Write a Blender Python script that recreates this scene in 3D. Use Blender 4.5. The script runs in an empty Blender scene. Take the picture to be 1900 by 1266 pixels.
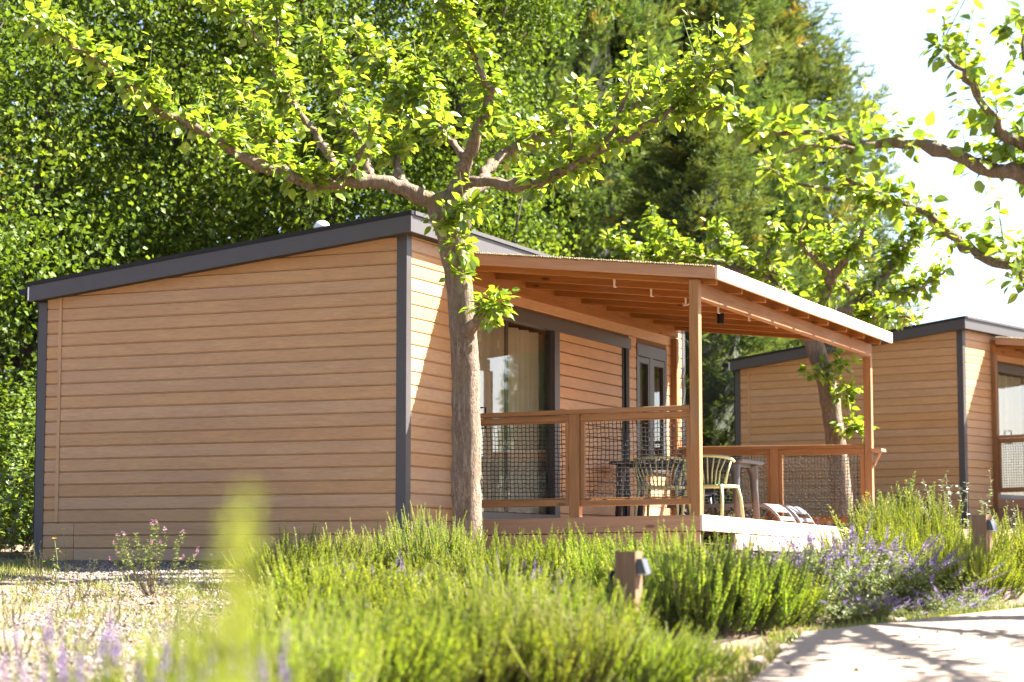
import bpy, math
import numpy as np
from mathutils import Vector, Matrix

# ------------------------------------------------------------------ camera, sky, sun, exposure
# World frame: X = outward from the cabin's long front, Y = along that front (away), Z up, eye level = 0.
sc = bpy.context.scene
F_PX, PITCH, YAW = 3968.0, math.radians(5.67), math.radians(23.74)
CAM = np.array([8.679, -17.321, 0.0])
cam_d = bpy.data.cameras.new('camera'); cam = bpy.data.objects.new('camera', cam_d)
sc.collection.objects.link(cam); sc.camera = cam
cam.location = CAM
cam.rotation_euler = (math.pi/2 + PITCH, 0, YAW)
cam_d.lens = F_PX/1900*36; cam_d.sensor_width = 36
cam_d.clip_start = 0.05; cam_d.clip_end = 2000
cam_d.dof.use_dof = True; cam_d.dof.focus_distance = 18.6; cam_d.dof.aperture_fstop = 2.5

SUN = Vector((0.64, 0.58, 1.0)).normalized()
world = bpy.data.worlds.new('World'); sc.world = world; world.use_nodes = True
wn = world.node_tree; bg = wn.nodes['Background']
sky = wn.nodes.new('ShaderNodeTexSky'); sky.sky_type = 'NISHITA'; sky.sun_disc = False
sky.sun_elevation = math.asin(SUN.z); sky.sun_rotation = math.atan2(SUN.x, SUN.y)
sky.air_density = 0.72; sky.dust_density = 2.0; sky.ozone_density = 1.0
wn.links.new(sky.outputs[0], bg.inputs[0]); bg.inputs[1].default_value = 0.05
sd = bpy.data.lights.new('sun', 'SUN'); sun = bpy.data.objects.new('sun', sd)
sc.collection.objects.link(sun)
sd.energy = 5.0; sd.angle = math.radians(0.53); sd.color = (1.0, 0.945, 0.85)
sun.rotation_euler = SUN.to_track_quat('Z', 'Y').to_euler()
sc.view_settings.view_transform = 'Standard'; sc.view_settings.look = 'None'
sc.view_settings.gamma = 1.0; sc.view_settings.use_curve_mapping = False
sc.view_settings.exposure = 3.2
sc.render.engine = 'CYCLES'
cy = sc.cycles
cy.use_denoising = True
cy.max_bounces = 8; cy.diffuse_bounces = 4; cy.glossy_bounces = 3; cy.transmission_bounces = 6
cy.transparent_max_bounces = 8; cy.sample_clamp_indirect = 6.0
cy.caustics_reflective = False; cy.caustics_refractive = False

# ------------------------------------------------------------------ helpers: points
FWD = np.array([-math.sin(YAW), math.cos(YAW), 0.0]); RGT = np.array([math.cos(YAW), math.sin(YAW), 0.0])
CP, SP = math.cos(PITCH), math.sin(PITCH)
def ray(x, y):
    up = -SP*FWD + CP*np.array([0, 0, 1.0]); fw = CP*FWD + SP*np.array([0, 0, 1.0])
    return RGT*(x-950)/F_PX + up*(633-y)/F_PX + fw
def at(x, y, d):
    """the point of the place seen at photo pixel (x, y), d metres away over the ground"""
    r = ray(x, y); return CAM + r*(d/math.hypot(r[0], r[1]))
GD = [-40, 0, 10, 15, 19, 21, 27, 33, 45, 80, 400]
GZ = [-1.6, -1.02, -.52, -.28, -.15, -.07, .15, .42, .9, 2.0, 9.0]
def gz(x, y):
    return np.interp((np.asarray(x)-CAM[0])*FWD[0] + (np.asarray(y)-CAM[1])*FWD[1], GD, GZ)
def gp(px, d, dz=0.0):
    """a point on the ground in pixel column px, d metres from the camera"""
    p = at(px, 1027, d); p[2] = gz(p[0], p[1]) + dz; return p

COL = sc.collection
def link(o, parent=None):
    COL.objects.link(o)
    if parent is not None: o.parent = parent
    return o
def tag(o, label=None, cat=None, group=None, kind=None):
    if label: o['label'] = label
    if cat: o['category'] = cat
    if group: o['group'] = group
    if kind: o['kind'] = kind
    return o
def empty(name, loc=(0, 0, 0), rz=0.0):
    o = bpy.data.objects.new(name, None); o.empty_display_size = .2
    o.location = loc; o.rotation_euler = (0, 0, rz); return link(o)
def copy_tree(o, parent=None, keep=None):
    c = o.copy(); COL.objects.link(c); c.parent = parent
    for ch in o.children:
        if keep is None or keep(ch): copy_tree(ch, c, keep)
    return c

# ------------------------------------------------------------------ helpers: meshes
def mesh_np(name, V, faces, mats=(), mi=None, smooth=False, rnd=None):
    """faces: list of (n,k) int arrays of equal-sided polygons"""
    V = np.asarray(V, np.float32); me = bpy.data.meshes.new(name)
    if isinstance(faces, np.ndarray): faces = [faces]
    faces = [np.asarray(f, np.int32) for f in faces if len(f)]
    nl = sum(f.size for f in faces); npoly = sum(len(f) for f in faces)
    me.vertices.add(len(V)); me.vertices.foreach_set('co', V.ravel())
    me.loops.add(nl); me.loops.foreach_set('vertex_index', np.concatenate([f.ravel() for f in faces]))
    tot = np.concatenate([np.full(len(f), f.shape[1], np.int32) for f in faces])
    st = np.concatenate([[0], np.cumsum(tot)[:-1]]).astype(np.int32)
    me.polygons.add(npoly); me.polygons.foreach_set('loop_start', st)
    me.polygons.foreach_set('loop_total', tot)
    for m in mats: me.materials.append(m)
    if mi is not None: me.polygons.foreach_set('material_index', np.asarray(mi, np.int32))
    me.polygons.foreach_set('use_smooth', np.full(npoly, bool(smooth)))
    if rnd is not None:
        at_ = me.attributes.new('rnd', 'FLOAT', 'POINT'); at_.data.foreach_set('value', np.asarray(rnd, np.float32))
    me.update(calc_edges=True); return me
def obj(name, me, parent=None, mat=None, **kw):
    o = bpy.data.objects.new(name, me); link(o, parent)
    if mat is not None: me.materials.append(mat)
    return tag(o, **kw) if kw else o
class MB:
    """collects shapes into one mesh"""
    def __init__(s): s.v = []; s.f = {}; s.n = 0; s.r = []
    def add(s, V, faces, rnd=0.5):
        V = np.asarray(V, float)
        for f in faces if isinstance(faces, list) else [faces]:
            f = np.asarray(f); s.f.setdefault(f.shape[1], []).append(f + s.n)
        s.v.append(V); s.n += len(V); s.r.append(np.full(len(V), rnd))
    def box(s, a, b):
        (x0, y0, z0), (x1, y1, z1) = a, b
        V = [(x0,y0,z0),(x1,y0,z0),(x1,y1,z0),(x0,y1,z0),(x0,y0,z1),(x1,y0,z1),(x1,y1,z1),(x0,y1,z1)]
        s.add(V, np.array([(0,3,2,1),(4,5,6,7),(0,1,5,4),(1,2,6,5),(2,3,7,6),(3,0,4,7)]))
    def tube(s, P, R, n=8, cap=True, rnd=.5, wob=None, twist=0.0):
        P = np.asarray(P, float); R = np.broadcast_to(np.asarray(R, float), (len(P),))
        T = np.gradient(P, axis=0); T /= np.linalg.norm(T, axis=1)[:, None] + 1e-9
        ref = np.array([0.31, .17, .93]) if abs(T[0][2]) < .8 else np.array([1, .1, .05])
        V = []; u = np.cross(T[0], ref); u /= np.linalg.norm(u)
        a = np.linspace(0, 2*math.pi, n, endpoint=False)
        for i in range(len(P)):
            u = u - T[i]*(u@T[i]); u /= np.linalg.norm(u); w = np.cross(T[i], u)
            r = R[i]*(1 if wob is None else wob[i])
            V.append(P[i] + (np.cos(a+twist*i)*r)[:, None]*u + (np.sin(a+twist*i)*r)[:, None]*w)
        V = np.concatenate(V); m = len(P)
        i, j = np.meshgrid(np.arange(m-1), np.arange(n), indexing='ij'); i = i.ravel(); j = j.ravel(); k = (j+1) % n
        Q = np.stack([i*n+j, i*n+k, (i+1)*n+k, (i+1)*n+j], 1)
        s.add(V, Q, rnd)
        if cap:
            s.f.setdefault(n, []).append(np.array([np.arange(n)[::-1] + s.n-len(V)]))
            s.f.setdefault(n, []).append(np.array([np.arange(n) + s.n-n]))
    def mesh(s, name, mat=None, smooth=False):
        return mesh_np(name, np.concatenate(s.v), [np.concatenate(f) for f in s.f.values()], [mat] if mat else [], smooth=smooth, rnd=np.concatenate(s.r))
    def obj(s, name, mat=None, parent=None, smooth=False, **kw):
        return obj(name, s.mesh(name, mat, smooth), parent, **kw)
def prism(profile, L, mat, name):
    """profile: (y,z) outline, extruded along local x from 0 to L"""
    n = len(profile); p = np.array(profile)
    V = np.concatenate([np.c_[np.zeros(n), p], np.c_[np.full(n, L), p]])
    i = np.arange(n); k = (i+1) % n
    return mesh_np(name, V, [np.stack([i, k, k+n, i+n], 1)[:, ::-1], np.array([np.arange(n)]), np.array([np.arange(n)[::-1]+n])], [mat])
_bar = {}
def bar(name, p0, p1, w, h, mat, parent, ch=0.004, up=(0, 0, 1)):
    """a planed timber/metal bar with eased edges; local x runs along it, w across, h along 'up'; p0-p1 is its centre line"""
    p0, p1 = Vector(p0), Vector(p1); L = (p1-p0).length; x = (p1-p0).normalized()
    u = Vector(up); y = u.cross(x).normalized(); z = x.cross(y)
    key = (round(L, 4), w, h, mat.name, ch)
    if key not in _bar:
        a, b = w/2, h/2
        _bar[key] = prism([(-a+ch,-b),(a-ch,-b),(a,-b+ch),(a,b-ch),(a-ch,b),(-a+ch,b),(-a,b-ch),(-a,-b+ch)], L, mat, name)
    o = bpy.data.objects.new(name, _bar[key]); link(o, parent)
    M = Matrix((x, y, z)).transposed().to_4x4(); M.translation = p0
    o.matrix_basis = M
    return o

# ------------------------------------------------------------------ helpers: materials
def newmat(name):
    m = bpy.data.materials.new(name); m.use_nodes = True; nt = m.node_tree
    return m, nt, nt.nodes['Principled BSDF']
def N(nt, t, **kw):
    n = nt.nodes.new(t)
    for k, v in kw.items():
        if k.startswith('i_'):
            key = k[2:]; n.inputs[int(key) if key.isdigit() else key].default_value = v
        else: setattr(n, k, v)
    return n
def ramp(nt, fac, stops):
    r = nt.nodes.new('ShaderNodeValToRGB'); e = r.color_ramp.elements
    while len(e) < len(stops): e.new(.5)
    for el, (p, c) in zip(e, stops): el.position = p; el.color = (*c, 1)
    nt.links.new(fac, r.inputs[0]); return r.outputs[0]
def mixc(nt, fac, a, b, mode='MIX'):
    m = nt.nodes.new('ShaderNodeMix'); m.data_type = 'RGBA'; m.blend_type = mode
    for s, v in ((m.inputs[0], fac), (m.inputs[6], a), (m.inputs[7], b)):
        if isinstance(v, (int, float)): s.default_value = v
        elif isinstance(v, tuple): s.default_value = (*v, 1)
        else: nt.links.new(v, s)
    return m.outputs[2]
def coords(nt, scale, kind='Object', rnd=True):
    tc = N(nt, 'ShaderNodeTexCoord'); mp = N(nt, 'ShaderNodeMapping'); mp.inputs['Scale'].default_value = scale
    nt.links.new(tc.outputs[kind], mp.inputs[0])
    if rnd:
        oi = N(nt, 'ShaderNodeObjectInfo'); vm = N(nt, 'ShaderNodeVectorMath', operation='SCALE')
        cb = N(nt, 'ShaderNodeCombineXYZ')
        mu = N(nt, 'ShaderNodeMath', operation='MULTIPLY', i_1=37.0)
        nt.links.new(oi.outputs['Random'], mu.inputs[0])
        for k in range(3): nt.links.new(mu.outputs[0], cb.inputs[k])
        nt.links.new(cb.outputs[0], mp.inputs['Location'])
    return mp.outputs[0]
def noise(nt, vec, scale, detail=4, rough=.6, dist=0.0):
    n = N(nt, 'ShaderNodeTexNoise', i_Scale=scale, i_Detail=detail, i_Roughness=rough, i_Distortion=dist)
    nt.links.new(vec, n.inputs['Vector']); return n.outputs[0]
def bump(nt, h, bs, strength=.3, dist=.01):
    b = N(nt, 'ShaderNodeBump', i_Strength=strength, i_Distance=dist)
    nt.links.new(h, b.inputs['Height']); nt.links.new(b.outputs[0], bs.inputs['Normal'])
def plain(name, c, rough=.6, metal=0.0, spec=.5, var=0.0, bumps=0.0, bscale=60):
    m, nt, b = newmat(name); b.inputs['Roughness'].default_value = rough; b.inputs['Metallic'].default_value = metal
    b.inputs['Specular IOR Level'].default_value = spec
    v = coords(nt, (1, 1, 1)); n = noise(nt, v, 7, 5)
    lo = tuple(x*(1-var) for x in c); hi = tuple(min(1, x*(1+var)) for x in c)
    nt.links.new(ramp(nt, n, [(.3, lo), (.7, hi)]), b.inputs['Base Color'])
    if bumps: bump(nt, noise(nt, v, bscale, 3), b, bumps, .004)
    return m
def woodmat(name, lo, hi, knot, rough=.65, sx=.7, grey=None):
    m, nt, b = newmat(name); b.inputs['Roughness'].default_value = rough; b.inputs['Specular IOR Level'].default_value = .3
    v = coords(nt, (sx, 9, 9)); n1 = noise(nt, v, 3.2, 6, .62, .6)
    v2 = coords(nt, (sx*1.3, 45, 45)); n2 = noise(nt, v2, 3, 3, .5)
    v3 = coords(nt, (.55, 1.2, 1.2)); n3 = noise(nt, v3, 2.3, 3, .5)
    c = ramp(nt, n1, [(.28, lo), (.5, tuple((a+b_)/2 for a, b_ in zip(lo, hi))), (.72, hi)])
    c = mixc(nt, .35, c, ramp(nt, n2, [(.3, lo), (.7, hi)]))
    oi = N(nt, 'ShaderNodeObjectInfo')
    hs = N(nt, 'ShaderNodeHueSaturation'); mr = N(nt, 'ShaderNodeMapRange', i_3=.86, i_4=1.14)
    nt.links.new(oi.outputs['Random'], mr.inputs[0]); nt.links.new(mr.outputs[0], hs.inputs['Value'])
    nt.links.new(c, hs.inputs['Color']); c = hs.outputs[0]
    # knots
    vo = N(nt, 'ShaderNodeTexVoronoi', i_Scale=2.1); vk = coords(nt, (1.0, 3.2, 3.2)); nt.links.new(vk, vo.inputs['Vector'])
    k = ramp(nt, vo.outputs['Distance'], [(.06, (1, 1, 1)), (.13, (0, 0, 0))])
    c = mixc(nt, k, c, knot)
    if grey: c = mixc(nt, ramp(nt, n3, [(.5, (0, 0, 0)), (.75, (.55, .55, .55))]), c, grey)
    nt.links.new(c, b.inputs['Base Color']); bump(nt, n2, b, .12, .002)
    return m
def leafmat(name, stops, trans, tmix=.5, gloss=.06, grough=.35, var=0.0):
    """thin leaf: diffuse + light shining through + a little shine; hue varies leaf by leaf"""
    m = bpy.data.materials.new(name); m.use_nodes = True; nt = m.node_tree; nt.nodes.clear()
    out = N(nt, 'ShaderNodeOutputMaterial'); a = N(nt, 'ShaderNodeAttribute', attribute_name='rnd')
    c = ramp(nt, a.outputs['Fac'], stops)
    if var:
        oi = N(nt, 'ShaderNodeObjectInfo'); hs = N(nt, 'ShaderNodeHueSaturation'); m1 = N(nt, 'ShaderNodeMapRange', i_3=1-var, i_4=1+var*.5); m2 = N(nt, 'ShaderNodeMapRange', i_3=.482, i_4=.508)
        fr = N(nt, 'ShaderNodeMath', operation='MULTIPLY', i_1=9.7); f2 = N(nt, 'ShaderNodeMath', operation='FRACT'); nt.links.new(oi.outputs['Random'], fr.inputs[0]); nt.links.new(fr.outputs[0], f2.inputs[0])
        nt.links.new(oi.outputs['Random'], m1.inputs[0]); nt.links.new(f2.outputs[0], m2.inputs[0]); nt.links.new(m1.outputs[0], hs.inputs['Value']); nt.links.new(m2.outputs[0], hs.inputs['Hue']); nt.links.new(c, hs.inputs['Color']); c = hs.outputs[0]
    d = N(nt, 'ShaderNodeBsdfDiffuse'); t = N(nt, 'ShaderNodeBsdfTranslucent'); g = N(nt, 'ShaderNodeBsdfGlossy', i_Roughness=grough)
    nt.links.new(c, d.inputs[0]); nt.links.new(mixc(nt, 1.0, c, trans, 'MULTIPLY'), t.inputs[0])
    m1 = N(nt, 'ShaderNodeMixShader', i_0=tmix); nt.links.new(d.outputs[0], m1.inputs[1]); nt.links.new(t.outputs[0], m1.inputs[2])
    m2 = N(nt, 'ShaderNodeMixShader', i_0=gloss); nt.links.new(m1.outputs[0], m2.inputs[1]); nt.links.new(g.outputs[0], m2.inputs[2])
    g.inputs[0].default_value = (1, 1, 1, 1)
    nt.links.new(m2.outputs[0], out.inputs[0]); return m

# ------------------------------------------------------------------ materials
def siding_mat():
    m, nt, b = newmat('wood_print_siding'); b.inputs['Roughness'].default_value = .55; b.inputs['Specular IOR Level'].default_value = .35
    v = coords(nt, (1.1, 16, 16)); n1 = noise(nt, v, 2.2, 6, .62, 1.4)
    v2 = coords(nt, (.9, 3, 3)); n2 = noise(nt, v2, 1.6, 3, .5)
    v3 = coords(nt, (4, 60, 60)); n3 = noise(nt, v3, 2.5, 3, .6)
    c = ramp(nt, n1, [(.3, (.345, .190, .083)), (.5, (.425, .246, .112)), (.7, (.47, .282, .130))])
    c = mixc(nt, ramp(nt, n2, [(.42, (0, 0, 0)), (.62, (.6, .6, .6))]), c, (.35, .20, .102))
    c = mixc(nt, .28, c, ramp(nt, n3, [(.35, (.27, .135, .06)), (.65, (.52, .29, .13))]))
    oi = N(nt, 'ShaderNodeObjectInfo'); mr = N(nt, 'ShaderNodeMapRange', i_3=.965, i_4=1.035)
    hs = N(nt, 'ShaderNodeHueSaturation'); ms = N(nt, 'ShaderNodeMapRange', i_3=.90, i_4=1.05)
    mu = N(nt, 'ShaderNodeMath', operation='MULTIPLY', i_1=7.31); fr = N(nt, 'ShaderNodeMath', operation='FRACT')
    nt.links.new(oi.outputs['Random'], mr.inputs[0]); nt.links.new(oi.outputs['Random'], mu.inputs[0])
    nt.links.new(mu.outputs[0], fr.inputs[0]); nt.links.new(fr.outputs[0], ms.inputs[0])
    nt.links.new(mr.outputs[0], hs.inputs['Value']); nt.links.new(ms.outputs[0], hs.inputs['Saturation'])
    nt.links.new(c, hs.inputs['Color']); nt.links.new(hs.outputs[0], b.inputs['Base Color'])
    bump(nt, n3, b, .06, .001); return m
M = {}
M['siding'] = siding_mat()
M['trim'] = plain('anthracite_trim', (.058, .052, .052), .45, var=.06, spec=.35)
M['black'] = plain('black_metal', (.013, .013, .015), .6, var=.1, spec=.2)
M['dark'] = plain('dark_backing', (.03, .025, .02), .9, var=.2)
M['groove'] = plain('siding_groove', (.14, .078, .036), .9, var=.1)
M['white'] = plain('white_plastic', (.75, .75, .74), .4, var=.03)
M['wood'] = woodmat('treated_pine', (.185, .084, .029), (.345, .172, .066), (.11, .044, .016), grey=(.30, .18, .11))
M['woodbeam'] = woodmat('stained_beam', (.17, .062, .012), (.32, .135, .030), (.085, .026, .007), sx=.5, grey=(.28, .16, .09))
M['woodpale'] = woodmat('weathered_board', (.32, .165, .09), (.48, .28, .165), (.19, .085, .042), sx=.5)
M['woodsunlit'] = woodmat('sunlit_board', (.50, .36, .26), (.64, .49, .37), (.36, .22, .14), sx=.5)  # same wood as the weathered boards, paler: sunlight on the front put into colour
M['reed'] = woodmat('reed_mat', (.06, .044, .022), (.24, .18, .09), (.05, .035, .015), sx=.3)
M['net'] = plain('black_net_cord', (.012, .012, .012), .7, var=.1)
M['curtain'] = plain('beige_curtain', (.58, .50, .41), .9, var=.05)
M['green'] = plain('pale_green_plastic', (.30, .37, .21), .4, var=.05)
M['grey'] = plain('grey_plastic', (.050, .050, .058), .45, var=.06, bumps=.03, bscale=200)
M['dgrey'] = plain('slate_plastic', (.06, .064, .076), .45, var=.06)
M['lounger'] = plain('light_grey_slat', (.19, .195, .21), .45, var=.05)
M['lamp'] = plain('lamp_housing', (.05, .05, .055), .38, var=.05)
M['lens'] = plain('lamp_lens', (.55, .56, .57), .25, var=.02)
M['stone'] = plain('stone', (.36, .26, .19), .9, var=.35, bumps=.5, bscale=25)
M['post'] = woodmat('bollard_wood', (.13, .068, .034), (.27, .155, .085), (.12, .05, .02), sx=.8, grey=(.22, .14, .09))
def glass():
    m = bpy.data.materials.new('window_glass'); m.use_nodes = True; nt = m.node_tree; nt.nodes.clear()
    out = N(nt, 'ShaderNodeOutputMaterial'); t = N(nt, 'ShaderNodeBsdfTransparent'); g = N(nt, 'ShaderNodeBsdfGlossy', i_Roughness=.012)
    t.inputs[0].default_value = (.86, .9, .88, 1); fr = N(nt, 'ShaderNodeFresnel', i_IOR=2.5); mx = N(nt, 'ShaderNodeMixShader')
    ge = N(nt, 'ShaderNodeNewGeometry'); inv = N(nt, 'ShaderNodeMath', operation='SUBTRACT', i_0=1.0); mu = N(nt, 'ShaderNodeMath', operation='MULTIPLY')
    nt.links.new(ge.outputs['Backfacing'], inv.inputs[1]); nt.links.new(inv.outputs[0], mu.inputs[0]); nt.links.new(fr.outputs[0], mu.inputs[1])
    nt.links.new(mu.outputs[0], mx.inputs[0]); nt.links.new(t.outputs[0], mx.inputs[1]); nt.links.new(g.outputs[0], mx.inputs[2])
    nt.links.new(mx.outputs[0], out.inputs[0]); return m
M['glass'] = glass()
def barkmat(name, lo, hi, lichen=None, vs=14):
    m, nt, b = newmat(name); b.inputs['Roughness'].default_value = .9; b.inputs['Specular IOR Level'].default_value = .15
    v = coords(nt, (1, 1, .14), rnd=False); n1 = noise(nt, v, vs*2.4, 6, .75, .8); v2 = coords(nt, (1, 1, .35), rnd=False); n2 = noise(nt, v2, 90, 4, .6)
    c = mixc(nt, .35, ramp(nt, n1, [(.38, tuple(x*.6 for x in lo)), (.5, lo), (.64, hi)]), ramp(nt, n2, [(.35, lo), (.65, hi)]))
    if lichen:
        v4 = coords(nt, (1, 1, .7), rnd=False); n4 = noise(nt, v4, 3.2, 5, .7)
        c = mixc(nt, ramp(nt, n4, [(.42, (0, 0, 0)), (.62, (.65, .65, .65))]), c, (.28, .215, .16))
        v3 = coords(nt, (1, 1, .6), rnd=False); n3 = noise(nt, v3, 5, 6, .75)
        c = mixc(nt, ramp(nt, n3, [(.57, (0, 0, 0)), (.66, (.7, .7, .7))]), c, lichen)
    nt.links.new(c, b.inputs['Base Color'])
    ad = N(nt, 'ShaderNodeMath', operation='ADD'); nt.links.new(n1, ad.inputs[0]); nt.links.new(n2, ad.inputs[1])
    bump(nt, ad.outputs[0], b, 1.0, .05); return m
M['bark'] = barkmat('mulberry_bark', (.17, .115, .08), (.51, .385, .285), (.33, .24, .085))
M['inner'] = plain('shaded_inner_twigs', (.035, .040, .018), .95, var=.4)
M['bark2'] = barkmat('poplar_bark', (.08, .06, .045), (.22, .17, .13))
M['leaf'] = leafmat('mulberry_leaf', [(0, (.065, .115, .012)), (.45, (.125, .195, .016)), (.8, (.19, .255, .024)), (1, (.27, .30, .05))], (1.55, 1.45, .75), .44, .04, .32)
M['poplar'] = leafmat('poplar_leaf', [(0, (.038, .064, .011)), (.5, (.076, .122, .016)), (1, (.13, .178, .022))], (1.7, 1.6, .7), .34, .01, .5)
M['conifer'] = leafmat('cypress_spray', [(0, (.048, .086, .028)), (.5, (.104, .150, .040)), (.85, (.175, .205, .044)), (1, (.28, .21, .04))], (1.4, 1.4, .8), .22, .015, .5, .25)
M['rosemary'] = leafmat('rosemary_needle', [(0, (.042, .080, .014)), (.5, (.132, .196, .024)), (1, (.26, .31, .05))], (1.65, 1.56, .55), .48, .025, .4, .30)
M['sage'] = leafmat('sage_leaf', [(0, (.05, .08, .02)), (.5, (.115, .15, .045)), (.9, (.18, .205, .065)), (1, (.30, .24, .04))], (1.3, 1.25, .8), .35, .018, .5)
M['olive'] = leafmat('olive_leaf', [(0, (.08, .12, .05)), (.5, (.17, .21, .12)), (1, (.30, .34, .22))], (1.2, 1.2, .8), .3, .1, .35)
M['shrub'] = leafmat('laurel_leaf', [(0, (.04, .09, .012)), (.6, (.10, .17, .02)), (1, (.20, .25, .03))], (1.6, 1.5, .8), .4, .08, .3)
M['grass'] = leafmat('grass_blade', [(0, (.07, .12, .02)), (.5, (.16, .19, .04)), (1, (.34, .28, .11))], (1.3, 1.3, .8), .35, .03, .5)
M['purple'] = leafmat('purple_petal', [(0, (.075, .04, .15)), (.5, (.18, .12, .285)), (1, (.36, .28, .46))], (1.2, 1.1, 1.2), .3, .02, .5)
M['pink'] = leafmat('pink_petal', [(0, (.34, .12, .26)), (1, (.56, .34, .46))], (1.2, 1.0, 1.1), .4, .02, .5)
M['yellow'] = leafmat('yellow_petal', [(0, (.70, .52, .03)), (1, (.80, .68, .10))], (1.2, 1.1, .6), .3, .02, .5)
M['red'] = leafmat('poppy_petal', [(0, (.55, .03, .015)), (1, (.75, .08, .03))], (1.3, .8, .8), .4, .02, .5)
M['stem'] = plain('woody_stem', (.16, .12, .06), .9, var=.4)
M['gstem'] = plain('green_stem', (.14, .17, .05), .8, var=.3)
def ground_mat():
    m, nt, b = newmat('soil_and_gravel'); b.inputs['Roughness'].default_value = .95; b.inputs['Specular IOR Level'].default_value = .1
    v = coords(nt, (1, 1, 1), rnd=False); n1 = noise(nt, v, .55, 5, .6); n2 = noise(nt, v, 26, 5, .7); n3 = noise(nt, v, 2.3, 4, .6)
    vo = N(nt, 'ShaderNodeTexVoronoi', i_Scale=55); nt.links.new(v, vo.inputs['Vector'])
    soil = ramp(nt, n2, [(.3, (.08, .052, .032)), (.7, (.225, .16, .102))])
    grav = mixc(nt, .6, ramp(nt, n2, [(.3, (.09, .074, .058)), (.7, (.23, .19, .155))]), vo.outputs['Color'], 'SOFT_LIGHT')
    c = mixc(nt, ramp(nt, n1, [(.45, (0, 0, 0)), (.65, (1, 1, 1))]), soil, grav)
    c = mixc(nt, ramp(nt, n3, [(.58, (0, 0, 0)), (.75, (.55, .55, .55))]), c, (.14, .13, .05))
    nt.links.new(c, b.inputs['Base Color']); bump(nt, n2, b, .8, .03); return m
def concrete_mat():
    m, nt, b = newmat('washed_concrete'); b.inputs['Roughness'].default_value = .9; b.inputs['Specular IOR Level'].default_value = .15
    v = coords(nt, (1, 1, 1), rnd=False); n1 = noise(nt, v, 1.1, 5, .65); n2 = noise(nt, v, 70, 4, .7); n3 = noise(nt, v, 9, 5, .7)
    c = ramp(nt, n1, [(.3, (.165, .122, .09)), (.7, (.215, .168, .128))])
    c = mixc(nt, .35, c, ramp(nt, n2, [(.3, (.13, .10, .076)), (.7, (.32, .27, .22))]))
    c = mixc(nt, ramp(nt, n3, [(.62, (0, 0, 0)), (.72, (.35, .35, .35))]), c, (.25, .19, .14))
    nt.links.new(c, b.inputs['Base Color']); bump(nt, n2, b, .35, .004); return m
M['ground'] = ground_mat(); M['concrete'] = concrete_mat()

# ------------------------------------------------------------------ ground and path
def build_ground():
    d = np.unique(np.concatenate([np.linspace(-30, 0, 10), np.linspace(0, 30, 110), np.geomspace(30, 900, 50)]))
    l = np.unique(np.concatenate([-np.geomspace(12, 600, 25), np.linspace(-12, 12, 90), np.geomspace(12, 600, 25)]))
    D, L = np.meshgrid(d, l, indexing='ij')
    P = CAM + D[..., None]*FWD + L[..., None]*RGT
    rng = np.random.default_rng(3)
    Z = np.interp(D, GD, GZ)
    nz = .018*np.sin(P[..., 0]*2.1+1)*np.sin(P[..., 1]*1.7) + .012*np.sin(P[..., 0]*5.3)*np.sin(P[..., 1]*4.1+2) + rng.normal(0, .005, Z.shape)
    P[..., 2] = Z + nz*np.clip((40-D)/10, 0, 1)
    n, m = D.shape; i, j = np.meshgrid(np.arange(n-1), np.arange(m-1), indexing='ij'); k = (i*m+j).ravel()
    o = obj('ground', mesh_np('ground', P.reshape(-1, 3), np.stack([k, k+1, k+m+1, k+m], 1)[:, ::-1], [M['ground']], smooth=True), kind='structure')
build_ground()
PC, PL, PR = at(1491, 1192, 11.26), at(1416, 1270, 9.3), at(1890, 1140, 13.18)
def build_path():
    # a concrete slab: corner, left edge and far edge as they lie on the slope
    c = np.array([PC, PC + (PL-PC)*3.2, PC + (PL-PC)*3.2 + (PR-PC)*3.4, PC + (PR-PC)*3.4]); c[:, 2] += .03
    n = 24; mb = MB()
    s = np.linspace(0, 1, n); S, T = np.meshgrid(s, s, indexing='ij')
    P = c[0]*((1-S)*(1-T))[..., None] + c[1]*(S*(1-T))[..., None] + c[2]*(S*T)[..., None] + c[3]*((1-S)*T)[..., None]
    i, j = np.meshgrid(np.arange(n-1), np.arange(n-1), indexing='ij'); k = (i*n+j).ravel()
    P[..., 2] = gz(P[..., 0], P[..., 1]) + .06
    mb.add(P.reshape(-1, 3), np.stack([k, k+1, k+n+1, k+n], 1))
    B = P.copy(); B[..., 2] -= .18
    ring = np.concatenate([np.arange(n), np.arange(1, n)*n+n-1, (n-1)*n+np.arange(n-2, -1, -1), np.arange(n-2, 0, -1)*n])
    pv = P.reshape(-1, 3)[ring]; bv = B.reshape(-1, 3)[ring]; q = np.arange(len(ring)); r = (q+1) % len(ring)
    mb.add(np.concatenate([pv, bv]), np.stack([q, r, r+len(q), q+len(q)], 1))
    mb.obj('path', M['concrete'], kind='structure')
build_path()

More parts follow.
